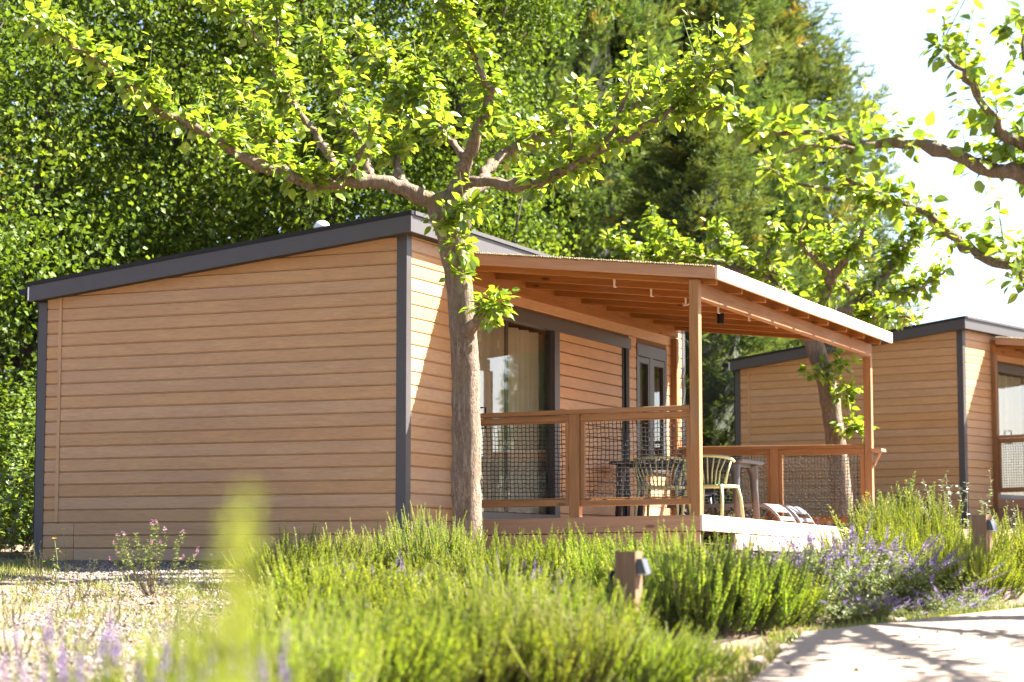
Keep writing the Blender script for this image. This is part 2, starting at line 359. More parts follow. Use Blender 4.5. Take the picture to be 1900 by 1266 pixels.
# ------------------------------------------------------------------ cabin
PITCHR = .1058                       # roof fall per metre
def roof_under(x): return 2.896 + (x-.148)*PITCHR
Z0, BH = -.076, .1232                # bottom board, board height: joints fall at .294 + k*.1232 above the skirting
def siding_profile(h, t=.018):
    return [(0, 0), (t*.45, 0), (t*.5, .004), (t, .011), (t, h-.010), (t*.6, h-.003), (0, h-.003)]
_sid = {}
def siding_board(parent, L, M4):
    k = round(L, 3)
    if k not in _sid: _sid[k] = prism(siding_profile(BH), L, M['siding'], 'siding_board')
    o = bpy.data.objects.new('siding_board', _sid[k]); link(o, parent); o.matrix_basis = M4; return o
def rows(zlo, zhi):
    z = Z0
    while z < zhi:
        if z + BH > zlo + .02: yield z
        z += BH
def build_cabin():
    root = empty('cabin')
    # shaded end wall (faces the viewer)
    b = MB(); b.box((-4.0, 0, -.6), (0, .10, 2.45))
    b.add([(-4, 0, 2.45), (0, 0, 2.45), (0, 0, 2.93), (-4, .1, 2.45), (0, .1, 2.45), (0, .1, 2.93)], [np.array([(0, 1, 2), (3, 5, 4)])])
    w = b.obj('wall', M['groove'], root)
    Rg = Matrix(((-1, 0, 0, 0), (0, -1, 0, 0), (0, 0, 1, 0), (0, 0, 0, 1)))   # local x -> -X, outward -> -Y
    for z in rows(-.6, 2.95):
        xs = -3.925
        if roof_under(xs) < z - .045: xs = min(-.1, (z-.045-2.896)/PITCHR + .148)
        for a, c in (((-.075, -3.745), (-3.79, -3.925)) if z > .28 else ((-.075, -3.56), (-3.566, -3.925))):
            L = a - max(c, xs)
            if L > .02: siding_board(w, L, Matrix.Translation((a, 0, z)) @ Rg)
    bar('joint_batten', (-3.7675, -.016, .30), (-3.7675, -.016, 2.51), .04, .02, M['siding'], root, up=(0, 1, 0))
    # long front wall, with door and window openings
    b = MB()
    for y0, y1, z0, z1 in ((.10, 1.16, -.6, 2.93), (1.16, 3.61, 2.36, 2.93), (1.16, 3.61, -.6, .30), (3.61, 5.97, -.6, 2.93), (5.97, 7.0, 2.40, 2.93), (5.97, 7.0, -.6, .95), (7.0, 7.60, -.6, 2.93)):
        b.box((-.10, y0, z0), (0, y1, z1))
    w = b.obj('wall', M['groove'], root)
    Rf = Matrix(((0, 1, 0, 0), (1, 0, 0, 0), (0, 0, 1, 0), (0, 0, 0, 1)))     # local x -> +Y, outward -> +X
    Rf = Matrix(((0, 1, 0, 0), (-1, 0, 0, 0), (0, 0, 1, 0), (0, 0, 0, 1)))
    def front(y0, y1, z, x=0.0): siding_board(w, y1-y0, Matrix.Translation((x, y1, z)) @ Rf)
    for z in rows(-.6, 2.95):
        t = z + BH
        front(.077, 1.155, z)
        if z > 2.46: front(1.16, 5.57, z); front(5.575, 7.565, z)
        elif t < .30: front(1.16, 7.565, z)
        else:
            if t < 2.44: front(3.615, 5.525, z, -.012)
            if z > 2.43 or t < .95: front(5.715, 7.565, z)
            else: front(5.715, 5.965, z); front(7.005, 7.565, z)
    b = MB(); b.box((-4.0, 7.56, -.6), (0, 7.66, 2.45)); b.box((-4.0, .1, -.6), (-3.9, 7.56, 2.45)); b.obj('wall', M['dark'], root)
    # corner trims
    for x, y, lo, hi in ((0, 0, -.6, 2.90), (-4.0, 0, -.6, 2.46), (0, 7.66, -.6, 2.90)):
        b = MB(); sx = -1 if x == 0 else 1; sy = 1 if y == 0 else -1
        e = .006
        b.box((min(x-sx*e*4, x+sx*.077), min(y-sy*e*4, y), lo), (max(x-sx*e*4, x+sx*.077), max(y-sy*e*4, y), hi))
        b.box((min(x-sx*e*4, x), min(y+sy*.001, y+sy*.077), lo), (max(x-sx*e*4, x), max(y+sy*.001, y+sy*.077), hi))
        b.obj('corner_trim', M['trim'], root)
    # roof: slab, fascias, drip edge, gutter
    x0, x1, y0, y1 = -4.02, .148, -.19, 7.85
    zb, zt = lambda x: roof_under(x), lambda x: roof_under(x) + .155
    def slab(xa, xb, ya, yb, da, db):
        b = MB(); V = []
        for y in (ya, yb):
            V += [(xa, y, zb(xa)+da), (xb, y, zb(xb)+da), (xb, y, zb(xb)+db), (xa, y, zb(xa)+db)]
        b.add(V, np.array([(0, 1, 2, 3), (7, 6, 5, 4), (0, 4, 5, 1), (1, 5, 6, 2), (2, 6, 7, 3), (3, 7, 4, 0)])); return b
    r = slab(x0+.02, x1-.02, y0+.02, y1-.02, .012, .165).obj('roof', M['dark'], root)
    slab(x0, x1, y0, y0+.018, 0, .152).obj('fascia', M['trim'], r)
    slab(x1-.018, x1, y0+.0185, y1, 0, .152).obj('fascia', M['trim'], r)
    slab(x0, x0+.018, y0+.0185, y1, 0, .152).obj('fascia', M['trim'], r)
    slab(x0-.03, x1+.012, y0-.012, y0+.05, .153, .190).obj('drip_edge', M['black'], r)
    slab(x1-.05, x1+.022, y0+.0505, y1, .153, .188).obj('drip_edge', M['trim'], r)
    slab(x0-.03, x1-.0505, y0+.0505, y1, .166, .186).obj('roofing', M['black'], r)
    b = MB()   # half-round gutter along the low eave
    a = np.linspace(math.pi, 2*math.pi, 9); gx, gzz = x0-.075, zb(x0)+.125
    for rr in (.066, .060): pass
    o_ = [(gx+.066*math.cos(t), gzz+.066*math.sin(t)) for t in a]; i_ = [(gx+.058*math.cos(t), gzz+.058*math.sin(t)) for t in a[::-1]]
    pr = o_ + i_; n = len(pr)
    V = [(p[0], y0+.01, p[1]) for p in pr] + [(p[0], y1, p[1]) for p in pr]
    i = np.arange(n); b.add(V, [np.stack([i, (i+1) % n, (i+1) % n+n, i+n], 1)])
    cap = [(p[0], y0+.008, p[1]) for p in o_]; b.add(cap, np.array([list(range(9))]))
    g = b.obj('gutter', M['black'], root)
    b = MB(); b.box((x0-.016, y0-.004, zb(x0)+.01), (x0-.002, y0+.03, zb(x0)+.14)); b.obj('bracket', M['white'], g)
    b = MB(); b.box((-4.075, .03, .10), (-4.015, .10, 2.40)); b.box((-4.10, .045, 2.40), (-4.04, .095, 2.52))
    for z in (.45, 1.5, 2.2): b.box((-4.015, .05, z), (-3.99, .08, z+.02))
    b.obj('downpipe', M['black'], root)
    # roof vent
    b = MB(); b.tube([(-1.46, 1.07, 2.85), (-1.46, 1.07, 3.20)], .045, 12)
    v = b.obj('roof_vent', M['white'], root)
    b = MB(); t = np.linspace(0, math.pi/2*.96, 6); b.tube([(-1.46, 1.07, 3.19+.085*math.sin(q)) for q in t], [.085*math.cos(q) for q in t], 14); b.obj('cap', M['white'], v, smooth=True)
    # sliding glass door
    b = MB(); X0, X1 = -.07, .035
    b.box((X0, 1.16, 2.345), (X1, 5.755, 2.468)); b.box((X0, 3.475, .36), (X1-.006, 3.61, 2.344)); b.box((X0, 1.16, .36), (X1-.006, 1.25, 2.344))
    b.box((X0, 1.16, .29), (X1-.001, 3.61, .40))
    door = b.obj('sliding_door', M['trim'], root)
    b = MB(); b.box((-.035, 1.2505, .4005), (-.026, 3.4745, 2.3445)); b.obj('pane', M['glass'], door)
    b = MB(); b.box((-.05, 2.33, .4005), (-.036, 2.40, 2.3445)); b.obj('meeting_stile', M['trim'], door)
    b = MB(); b.tube([(-.02, 1.70, 1.22), (.03, 1.70, 1.22), (.03, 1.70, 1.42), (-.02, 1.70, 1.42)], .009, 6); b.obj('handle', M['black'], door)
    y = np.linspace(1.20, 4.35, 200); b = MB()
    xx = -.20 + .035*np.sin(y*26 + .8*np.sin(y*5)) + .008*np.sin(y*71)
    V = np.concatenate([np.c_[xx, y, np.full_like(y, .42)], np.c_[xx*1.02, y, np.full_like(y, 2.33)]]); i = np.arange(len(y)-1)
    b.add(V, np.stack([i, i+1, i+1+len(y), i+len(y)], 1)); b.obj('curtain', M['curtain'], door, smooth=True)
    b = MB(); b.box((-.05, 5.53, .30), (.012, 5.60, 2.344)); b.box((-.05, 5.601, .30), (.03, 5.705, 2.344)); b.obj('shutter_rail', M['black'], root)
    # casement window
    b = MB(); X1 = .03
    for a in ((5.97, 7.0, 2.30, 2.44), (5.97, 7.0, .95, 1.02)): b.box((-.06, a[0], a[2]), (X1, a[1], a[3]))
    for y0_, y1_ in ((5.97, 6.03), (6.40, 6.52), (6.93, 7.0)): b.box((-.06, y0_, 1.0205), (X1-.004, y1_, 2.2995))
    win = b.obj('window', M['trim'], root)
    for y0_, y1_ in ((6.0305, 6.3995), (6.5205, 6.9295)):
        b = MB()
        for q in ((y0_, y0_+.045, 1.03, 2.29), (y1_-.045, y1_, 1.03, 2.29), (y0_+.0455, y1_-.0455, 1.03, 1.09), (y0_+.0455, y1_-.0455, 2.22, 2.29)):
            b.box((-.03, q[0], q[2]), (.022, q[1], q[3]))
        b.obj('frame', M['trim'], win)
        b = MB(); b.box((-.01, y0_+.046, 1.091), (-.003, y1_-.046, 2.219)); b.obj('pane', M['glass'], win)
    b = MB(); b.box((-.3, 6.0, 1.0), (-.28, 6.97, 2.3)); b.obj('blind', M['curtain'], win)
    return root
cabin = tag(build_cabin(), 'near tan plank cabin with its shaded end wall behind the big mulberry trunk', 'cabin', 'plank-clad holiday cabins')

# ------------------------------------------------------------------ porch
def zd(x, y): return .312 + .0143*x - .013*(y-1)          # deck surface
def zt(x): return 2.885 - .107*x                           # top of porch roof
def net_mesh(w, h, cell, rng):
    """net in local x (width) and z (height); knotted cord grid that sags a little"""
    nx, nz = int(w/cell)+1, int(h/cell)+1
    gx, gzv = np.meshgrid(np.linspace(0, w, nx), np.linspace(0, h, nz), indexing='ij')
    j = lambda s: rng.normal(0, s, gx.shape)
    X = gx + j(.0007) + .004*np.sin(gzv*14+gx*3); Zz = gzv + j(.0007) + .005*np.sin(gx*5+.5)
    Y = j(.004) + .006*np.sin(gx*6)*np.sin(gzv*5)
    edge = (gx < .001) | (gx > w-.001); X[edge] = gx[edge]
    P = np.stack([X, Y, Zz], -1); mb = MB(); r = .0033
    for a in range(nx): mb.tube(P[a], r, 4, False)
    for c in range(nz):
        q = P[:, c].copy()
        mid = (q[1:]+q[:-1])/2; mid[:, 2] += .0028*np.where(np.arange(len(mid)) % 2 == 0, 1, -1)
        out = np.empty((len(q)+len(mid), 3)); out[0::2] = q; out[1::2] = mid
        mb.tube(out, r, 4, False)
    k = np.array([(1, 0, 0), (-1, 0, 0), (0, 1, 0), (0, -1, 0), (0, 0, 1), (0, 0, -1)])*.0045
    kf = np.array([(0, 2, 4), (2, 1, 4), (1, 3, 4), (3, 0, 4), (2, 0, 5), (1, 2, 5), (3, 1, 5), (0, 3, 5)])
    Q = P.reshape(-1, 3); mb.add((Q[:, None]+k).reshape(-1, 3), (np.arange(len(Q))[:, None, None]*6+kf).reshape(-1, 3))
    return mb.mesh('net', M['net'])
def rail_panel(root, a, b, zbot, ztop, seed):
    """framed net panel between points a and b (x, y), zbot/ztop callables of the run 0..1"""
    a, b = np.array(a), np.array(b); L = np.linalg.norm(b-a); u = (b-a)/L
    P = lambda s, z: (*(a+u*s), z)
    z0, z1 = zbot, ztop
    pan = bar('railing_panel', P(0, z0(0)+.03), P(L, z0(1)+.03), .045, .06, M['wood'], root)       # bottom rail carries the panel
    inv = pan.matrix_basis.inverted()
    def sub(n, p, q, w, h):
        o = bar(n, p, q, w, h, M['wood'], pan, up=(0, 0, 1) if abs(q[2]-p[2]) < .3 else (u[0], u[1], 0)); o.matrix_basis = inv @ o.matrix_basis; return o
    sub('top_rail', P(0, z1(0)-.0275), P(L, z1(1)-.0275), .045, .055)
    for s in (.0225, L-.0225): sub('stile', P(s, z0(s/L)+.061), P(s, z1(s/L)-.0556), .044, .045)
    for zz in (lambda s: z0(s)+.068, lambda s: z1(s)-.062): sub('bead', P(.046, zz(0)), P(L-.046, zz(1)), .022, .014)
    w = L-.09; h = (z1(.5)-z0(.5)) - .115
    n = obj('net', net_mesh(w, h, .039, np.random.default_rng(seed)), pan)
    Mx = Matrix(((u[0], -u[1], 0, a[0]+u[0]*.045), (u[1], u[0], 0, a[1]+u[1]*.045), ((z0(1)-z0(0))/L, 0, 1, z0(0)+.0605), (0, 0, 0, 1)))
    n.matrix_basis = inv @ Mx
    return pan
def build_porch():
    root = empty('porch')
    W, WB, WP = M['wood'], M['woodbeam'], M['woodpale']
    XF = 2.467
    # floor boards run out from the cabin; joists and skirting boards below them
    y = 1.03; k = 0
    while y < 7.30:
        z0, z1 = zd(.05, y)-.0145, zd(2.43, y)-.0145
        bar('deck_board', (.045, y+.07, z0), (2.425, y+.07, z1), .135, .027, WP, root, up=(0, 0, 1)); y += .141
    for x in (.3, 1.3, 2.2): bar('joist', (x, 1.1, zd(x, 1)-.105), (x, 7.25, zd(x, 7.25)-.105), .045, .14, M['dark'], root)
    for k in range(4):
        dz = .073 + k*.152
        bar('skirt_board', (.06, 1.0115, zd(0, 1)-dz), (XF-.0005, 1.0115, zd(XF, 1)-dz), .021, .145, WP, root)
    bar('skirt_board', (XF+.0115, 1.0, zd(XF, 1)-.073), (XF+.0115, 7.38, zd(XF, 7.3)-.073), .022, .145, M['woodsunlit'], root)
    bar('skirt_board', (XF+.0115, 1.97, zd(XF, 2)-.228), (XF+.0115, 7.38, zd(XF, 7.3)-.222), .022, .145, M['woodsunlit'], root)
    for yy in (2.25, 4.2, 6.4): bar('deck_leg', (2.40, yy, -.5), (2.40, yy, .14), .09, .09, W, root, up=(0, 1, 0))
    # posts
    for n, x, yy, z0, z1 in (('p', 2.4215, 1.0455, zd(2.4, 1), 2.475), ('p', 2.4215, 7.29, zd(2.4, 7.3)-.1, 2.297), ('p', .05, 1.04, -.4, 2.60), ('p', .05, 7.21, zd(0, 7.2), 2.60)):
        bar('post', (x, yy, z0), (x, yy, z1), .09, .09, W, root, up=(0, 1, 0), ch=.005)
    # beams and rafters
    bar('beam', (2.440, 1.092, 2.378), (2.440, 7.335, 2.372), .045, .155, WB, root)
    bar('beam', (.034, .995, 2.707), (.034, 7.33, 2.727), .05, .212, WB, root)
    for yy in (1.15, 1.90, 2.66, 3.42, 4.18, 4.94, 5.70, 6.46, 7.22):
        bar('rafter', (.06, yy, zt(.06)-.113), (2.60, yy, zt(2.60)-.113), .045, .12, WB, root)
    bar('fascia', (.12, .985, zt(.12)-.078), (2.635, .985, zt(2.635)-.078), .028, .105, WP, root)
    for y0, y1, z in ((.972, 4.55, 0), (4.552, 7.53, .004)):
        bar('fascia', (2.651, y0, zt(2.65)-.072+z), (2.651, y1, zt(2.65)-.072+z), .030, .125, M['woodsunlit'], root)
    # roof sheathing boards and the reed mat on them
    x = .10; 
    while x < 2.55:
        bar('roof_board', (x+.072, 1.0, zt(x+.07)-.0415), (x+.072, 7.50, zt(x+.07)-.0415), .142, .020, WB, root, up=(.107, 0, 1)); x += .1455
    rng = np.random.default_rng(8); b = MB()
    for i in range(310):
        x = .13 + i*.00805; zz = zt(x)-.0275+.003 + rng.normal(0, .002); y0 = .962+rng.normal(0, .006)
        b.tube([(x, y0, zz), (x+rng.normal(0, .004), 4.2, zz), (x, 7.52+rng.normal(0, .01), zz)], .0048+rng.random()*.002, 5, True, rng.random())
        if i % 3 == 0:
            b.tube([(x, y0-.004, zz+.011), (x, 4, zz+.011), (x, 7.5, zz+.010)], .0045+rng.random()*.002, 5, True, rng.random())
    b.obj('reed_mat', M['reed'], root, kind='stuff')
    # railings: near side (facing the viewer), far side
    zl = lambda x: 1.2475 + .0106*x
    bar('handrail', (.10, 1.045, zl(.1)+.042), (2.376, 1.045, zl(2.376)+.042), .11, .042, W, root)
    bar('rail_post', (1.2445, 1.045, zd(1.24, 1)+.003), (1.2445, 1.045, zl(1.24)+.020), .09, .10, W, root, up=(1, 0, 0))
    rail_panel(root, (.096, 1.05), (1.194, 1.05), lambda s: .424+.012*s, lambda s: zl(.1+s*1.1)+.014, 1)
    rail_panel(root, (1.2955, 1.05), (2.376, 1.05), lambda s: .430+.012*s, lambda s: zl(1.3+s*1.08)+.014, 2)
    zr = lambda x: 1.245 - .0075*x
    bar('handrail', (.096, 7.25, zr(.1)+.02), (2.376, 7.25, zr(2.376)+.02), .11, .042, W, root)
    bar('rail_post', (1.291, 7.25, zd(1.29, 7.25)), (1.291, 7.25, zr(1.29)-.002), .09, .10, W, root, up=(1, 0, 0))
    rail_panel(root, (.096, 7.25), (1.240, 7.25), lambda s: .350, lambda s: zr(.1+s*1.1)-.004, 3)
    rail_panel(root, (1.342, 7.25), (2.376, 7.25), lambda s: .350, lambda s: zr(1.3+s*1.08)-.004, 4)
    # small drop-leaf shelf on the far post
    s = bar('shelf', (2.53, 7.20, 1.20), (2.53, 7.42, 1.196), .125, .035, WP, root)
    inv = s.matrix_basis.inverted()
    o = bar('shelf_bracket', (2.475, 7.30, 1.02), (2.555, 7.30, 1.178), .03, .03, WP, s, up=(0, 1, 0)); o.matrix_basis = inv @ o.matrix_basis
    # pale cable hooks and a small black spot lamp under the rafters
    def hook(x, yy, tail):
        z = zt(x)-.173; b = MB()
        b.box((x-.010, yy-.0305, z-.004), (x+.010, yy-.0235, z+.085)); b.box((x-.010, yy-.034, z-.008), (x+.010, yy+.02, z-.0045))
        if tail: b.tube([(x-.03, yy-.028, z+.012), (x-.02, yy-.036, z-.016), (x+.02, yy-.036, z-.012), (x+.055, yy-.030, z+.016)], .005, 5)
        b.obj('cable_hook', M['white'], root)
    for x, yy, t in ((1.32, 1.90, 0), (1.42, 2.66, 0), (1.52, 3.42, 1), (1.62, 4.18, 0), (1.72, 4.94, 0), (1.80, 5.70, 0), (1.9, 6.46, 0)): hook(x, yy, t)
    b = MB(); b.tube([(1.40, 4.90, 2.615), (1.40, 4.90, 2.50)], .038, 12); b.tube([(1.40, 4.90, 2.68), (1.40, 4.90, 2.615)], .012, 6); b.obj('spot_lamp', M['black'], root)
    return root
porch = tag(build_porch(), 'near timber porch with netted railings and bright sloping fascia beside the mulberry trunk', 'porch', 'timber porches')

# second cabin up the slope, turned a little; of its porch only the corner shows
C2 = (1.85, 15.35, .52); R2 = math.radians(-13)
cabin2 = copy_tree(cabin); cabin2.location = C2; cabin2.rotation_euler = (0, 0, R2)
cabin2['label'] = 'farther tan plank cabin up the slope, partly behind the porch post and second mulberry'
def seen2(o):
    if o.type != 'MESH' or o.parent is None: return True
    root = Matrix.Translation(C2) @ Matrix.Rotation(R2, 4, 'Z')
    W = root @ (o.matrix_basis if o.parent.type == 'EMPTY' else o.parent.matrix_basis @ o.matrix_basis)
    xs = []
    for c in o.bound_box:
        q = np.array(W @ Vector(c)) - CAM; xs.append(950 + F_PX*(q@RGT)/(q@FWD*CP + q[2]*SP))
    return min(xs) < 1905
porch2 = copy_tree(porch, keep=seen2); porch2.location = C2; porch2.rotation_euler = (0, 0, R2)
porch2['label'] = 'farther timber porch on the upper cabin, cut off by the picture edge'

# ------------------------------------------------------------------ furniture on the porch
def rounded_slab(mb, cx, cy, lx, ly, z0, z1, r, n=6):
    pts = []
    for sx, sy, a0 in ((1, 1, 0), (-1, 1, 90), (-1, -1, 180), (1, -1, 270)):
        for t in np.linspace(0, 90, n): a = math.radians(a0+t); pts.append((cx+sx*(lx/2-r)+r*math.cos(a), cy+sy*(ly/2-r)+r*math.sin(a)))
    p = np.array(pts); m = len(p); e = min(.006, (z1-z0)/3); c = np.array([cx, cy]); q = c+(p-c)*(1-2*e/min(lx, ly))
    V = np.concatenate([np.c_[q, np.full(m, z0)], np.c_[p, np.full(m, z0+e)], np.c_[p, np.full(m, z1-e)], np.c_[q, np.full(m, z1)]])
    i = np.arange(m); k = (i+1) % m
    mb.add(V, [np.concatenate([np.stack([i+s*m, k+s*m, k+(s+1)*m, i+(s+1)*m], 1) for s in range(3)]), np.array([np.arange(m)[::-1]]), np.array([np.arange(m)+3*m])])
def build_table():
    cx, cy, L, Wd = .89, 5.22, 1.54, .86; z = zd(cx, cy); H = .745
    root = empty('dining_table', (cx, cy, z))
    b = MB(); rounded_slab(b, 0, 0, L, Wd, H-.036, H, .05); b.obj('table_top', M['grey'], root)
    b = MB(); b.box((-L/2+.12, -Wd/2+.07, H-.075), (L/2-.12, -Wd/2+.095, H-.0365)); b.box((-L/2+.12, Wd/2-.095, H-.075), (L/2-.12, Wd/2-.07, H-.0365)); b.box((L/2-.13, -Wd/2+.096, H-.075), (L/2-.105, Wd/2-.096, H-.0365)); b.obj('apron', M['grey'], root)
    for sx in (-1, 1):
        for sy in (-1, 1):
            b = MB(); x, yv = sx*(L/2-.10), sy*(Wd/2-.10)
            P = [(x-sx*.03, yv-sy*.02, H-.037), (x-sx*.02, yv-sy*.015, H-.07), (x-sx*.006, yv-sy*.004, H-.15), (x, yv, H-.3), (x+sx*.03, yv+sy*.015, .004)]
            b.tube(P, [.085, .068, .05, .043, .033], 14); b.obj('leg', M['grey'], root, smooth=True)
    return tag(root, 'long grey plastic table with flared legs standing on the porch', 'table')
build_table()
def build_chair():
    """spindle-back garden chair; faces +Y, origin on the floor under the seat"""
    root = empty('spindle_chair'); G = M['green']
    b = MB(); rounded_slab(b, 0, 0, .46, .45, .405, .435, .10); b.obj('seat', G, root)
    for sx in (-1, 1):
        b = MB(); b.tube([(sx*.20, .20, .43), (sx*.225, .235, .30), (sx*.25, .27, 0)], [.020, .018, .014], 10); b.obj('leg', G, root, smooth=True)
        b = MB(); b.tube([(sx*.20, -.19, .43), (sx*.225, -.23, .25), (sx*.235, -.265, 0)], [.021, .018, .014], 10); b.obj('leg', G, root, smooth=True)
    a = np.linspace(-1, 1, 23)
    rx = .275*np.sin(a*math.pi*.56)/math.sin(math.pi*.56)*1.0; ry = -.275+.0 + .24*(1-np.cos(a*math.pi*.5)); rz = .735 - .055*np.abs(a)**2.2
    b = MB(); b.tube(np.c_[rx, ry, rz], .0165, 8); top = b.obj('back_rail', G, root, smooth=True)
    for k, s in enumerate(np.linspace(-.62, .62, 9)):
        i = np.interp(s, a, np.arange(23)); f = lambda q: np.interp(i, np.arange(23), q)
        b = MB(); x0 = s*.25
        b.tube([(x0, -.185+.04*abs(s), .43), (.55*x0+.45*f(rx), -.225+.02*abs(s), .57), (f(rx), f(ry), f(rz))], [.0085, .0075, .0085], 7); b.obj('spindle', G, root, smooth=True)
    for sx in (-1, 1):
        b = MB(); b.tube([(sx*.215, -.13, .43), (sx*.25, -.145, .56), (sx*.272, -.10, .69)], [.017, .013, .012], 8); b.obj('arm_support', G, root, smooth=True)
    return root
ch = build_chair(); GR = 'pale green garden chairs at the table'
ch.location = (.90, 4.38, zd(.9, 4.38)); ch.rotation_euler = (0, 0, math.radians(4))
tag(ch, 'pale green spindle-back chair seen through the netting of the near railing', 'chair', GR)
c2 = copy_tree(ch); c2.location = (1.45, 4.40, zd(1.45, 4.4)); c2.rotation_euler = (0, 0, math.radians(-7))
c2['label'] = 'pale green spindle-back chair just right of the porch corner post'
def build_shell_chair():
    root = empty('shell_chair'); G = M['dgrey']
    b = MB(); rounded_slab(b, 0, 0, .46, .44, .42, .445, .09); b.obj('seat', G, root)
    b = MB(); u = np.linspace(-1, 1, 11); w = np.linspace(0, 1, 7); U, Wv = np.meshgrid(u, w, indexing='ij')
    for off in (0, .02):
        X = U*(.225-.03*Wv**3); Y = -.20 - .10*Wv + .07*U**2 - off; Z = .44 + .40*Wv - .04*U**2*Wv
        i, j = np.meshgrid(np.arange(10), np.arange(6), indexing='ij'); k = (i*7+j).ravel(); f = np.stack([k, k+1, k+8, k+7], 1)
        b.add(np.stack([X, Y, Z], -1).reshape(-1, 3), f if off else f[:, ::-1])
    b.obj('backrest', G, root, smooth=True)
    for sx in (-1, 1):
        for sy in (-1, 1):
            b = MB(); b.tube([(sx*.18, sy*.17, .42), (sx*.23, sy*.23, 0)], [.018, .013], 8); b.obj('leg', G, root, smooth=True)
    return root
sh = build_shell_chair(); sh.location = (.62, 6.30, zd(.6, 6.3)); sh.rotation_euler = (0, 0, math.radians(205))
tag(sh, 'slate grey chair with a solid back on the far side of the table', 'chair')
def build_lounger():
    """low lounger seen side-on: flat slatted bed whose foot end curves down to the floor; runs along +X"""
    root = empty('sun_lounger'); G = M['grey']
    def prof(s):   # s: 0..1.75 along the rail
        x = np.minimum(s, 1.15); z = np.full_like(s, .30)
        t = np.clip((s-1.15)/.6, 0, 1); x = x + .24*np.sin(t*math.pi*.45); z = .30 - .30*t**1.35
        return x, z
    s = np.linspace(0, 1.75, 36); x, z = prof(s)
    for yv in (-.27, .27):
        b = MB(); V = []
        for q in (-.012, .012):
            V.append(np.c_[x, np.full_like(x, yv+q), z]); V.append(np.c_[x, np.full_like(x, yv+q), z-.045])
        V = np.concatenate(V); n = len(s); i = np.arange(n-1)
        f = [np.stack([i+a*n, i+1+a*n, i+1+b_*n, i+b_*n], 1) for a, b_ in ((0, 1), (1, 3), (3, 2), (2, 0))]
        b.add(V, [np.concatenate(f), np.array([(0, n, 3*n, 2*n), (n-1, 3*n-1, 4*n-1, 2*n-1)])]); b.obj('side_rail', M['lounger'], root)
    st = list(np.arange(.05, 1.1, .11)) + [1.16, 1.24, 1.32, 1.50]
    for k, t in enumerate(st):
        xa, za = prof(np.array([t, t+(.075 if t < 1.3 else .05)])); b = MB()
        V = [(xa[0], -.257, za[0]-.004), (xa[1], -.257, za[1]-.004), (xa[1], .257, za[1]-.004), (xa[0], .257, za[0]-.004)]
        V += [(p[0], p[1], p[2]-.014) for p in V]; b.add(V, np.array([(0, 1, 2, 3), (7, 6, 5, 4), (0, 4, 5, 1), (1, 5, 6, 2), (2, 6, 7, 3), (3, 7, 4, 0)])); b.obj('slat', M['lounger'], root)
    for xx in (.25, .85):
        for yv in (-.24, .24):
            b = MB(); b.tube([(xx-.12, yv, .27), (xx, yv, .16), (xx+.12, yv, .27)], .014, 6); b.tube([(xx, yv, .17), (xx, yv, 0)], .014, 6); b.obj('leg', M['dgrey'], root)
    return root
lo = build_lounger(); lo.location = (.42, 6.14, zd(1, 6.1)); GL = 'low sun loungers on the porch'
tag(lo, 'low grey sun lounger on the porch, the one nearer the table with pale sunlit slats', 'sun lounger', GL)
l2 = copy_tree(lo); l2.location = (.46, 6.78, zd(1, 6.8)); l2['label'] = 'low grey sun lounger farther back on the porch, against the far netted railing'

# ------------------------------------------------------------------ bollard lights
def build_bollard(H):
    root = empty('bollard_light'); s = .104
    bar('post', (0, 0, -.15), (0, 0, H), s, s, M['post'], root, up=(0, 1, 0), ch=.003)
    b = MB()   # wedge lamp housing on the +X face
    x0 = s/2+.001; z0, z1 = H-.105, H-.035; y0, y1 = -.038, .038
    b.add([(x0, y0, z0), (x0+.048, y0, z0), (x0+.026, y0, z1), (x0, y0, z1), (x0, y1, z0), (x0+.048, y1, z0), (x0+.026, y1, z1), (x0, y1, z1)],
          np.array([(0, 1, 2, 3), (7, 6, 5, 4), (0, 4, 5, 1), (1, 5, 6, 2), (2, 6, 7, 3), (3, 7, 4, 0)]))
    l = b.obj('lamp', M['lamp'], root)
    b = MB(); b.box((x0+.003, y0+.006, z0-.006), (x0+.042, y1-.006, z0-.001)); b.obj('lens', M['lens'], l)
    return root
# cable loop behind the nearer one
def place_bollard(px, py, d, H, rz, label):
    p = at(px, py, d); o = build_bollard(H); o.location = (p[0], p[1], p[2]-H); o.rotation_euler = (0, 0, rz)
    return tag(o, label, 'bollard light', 'wooden bollard lights along the path')
b1 = place_bollard(1166, 1023, 10.2, .56, YAW+math.radians(-22), 'nearer square wooden bollard with a small black lamp, half sunk in rosemary')
b = MB(); b.tube([(-.05, .01, .47), (-.085, .01, .46), (-.095, .01, .42), (-.092, .01, .36), (-.085, .01, .1)], .011, 8); b.obj('cable', M['black'], b1, smooth=True)
place_bollard(1822, 956, 15.2, .60, YAW+math.radians(-37), 'farther square wooden bollard with grey wedge lamp among shrubs at the path bend')

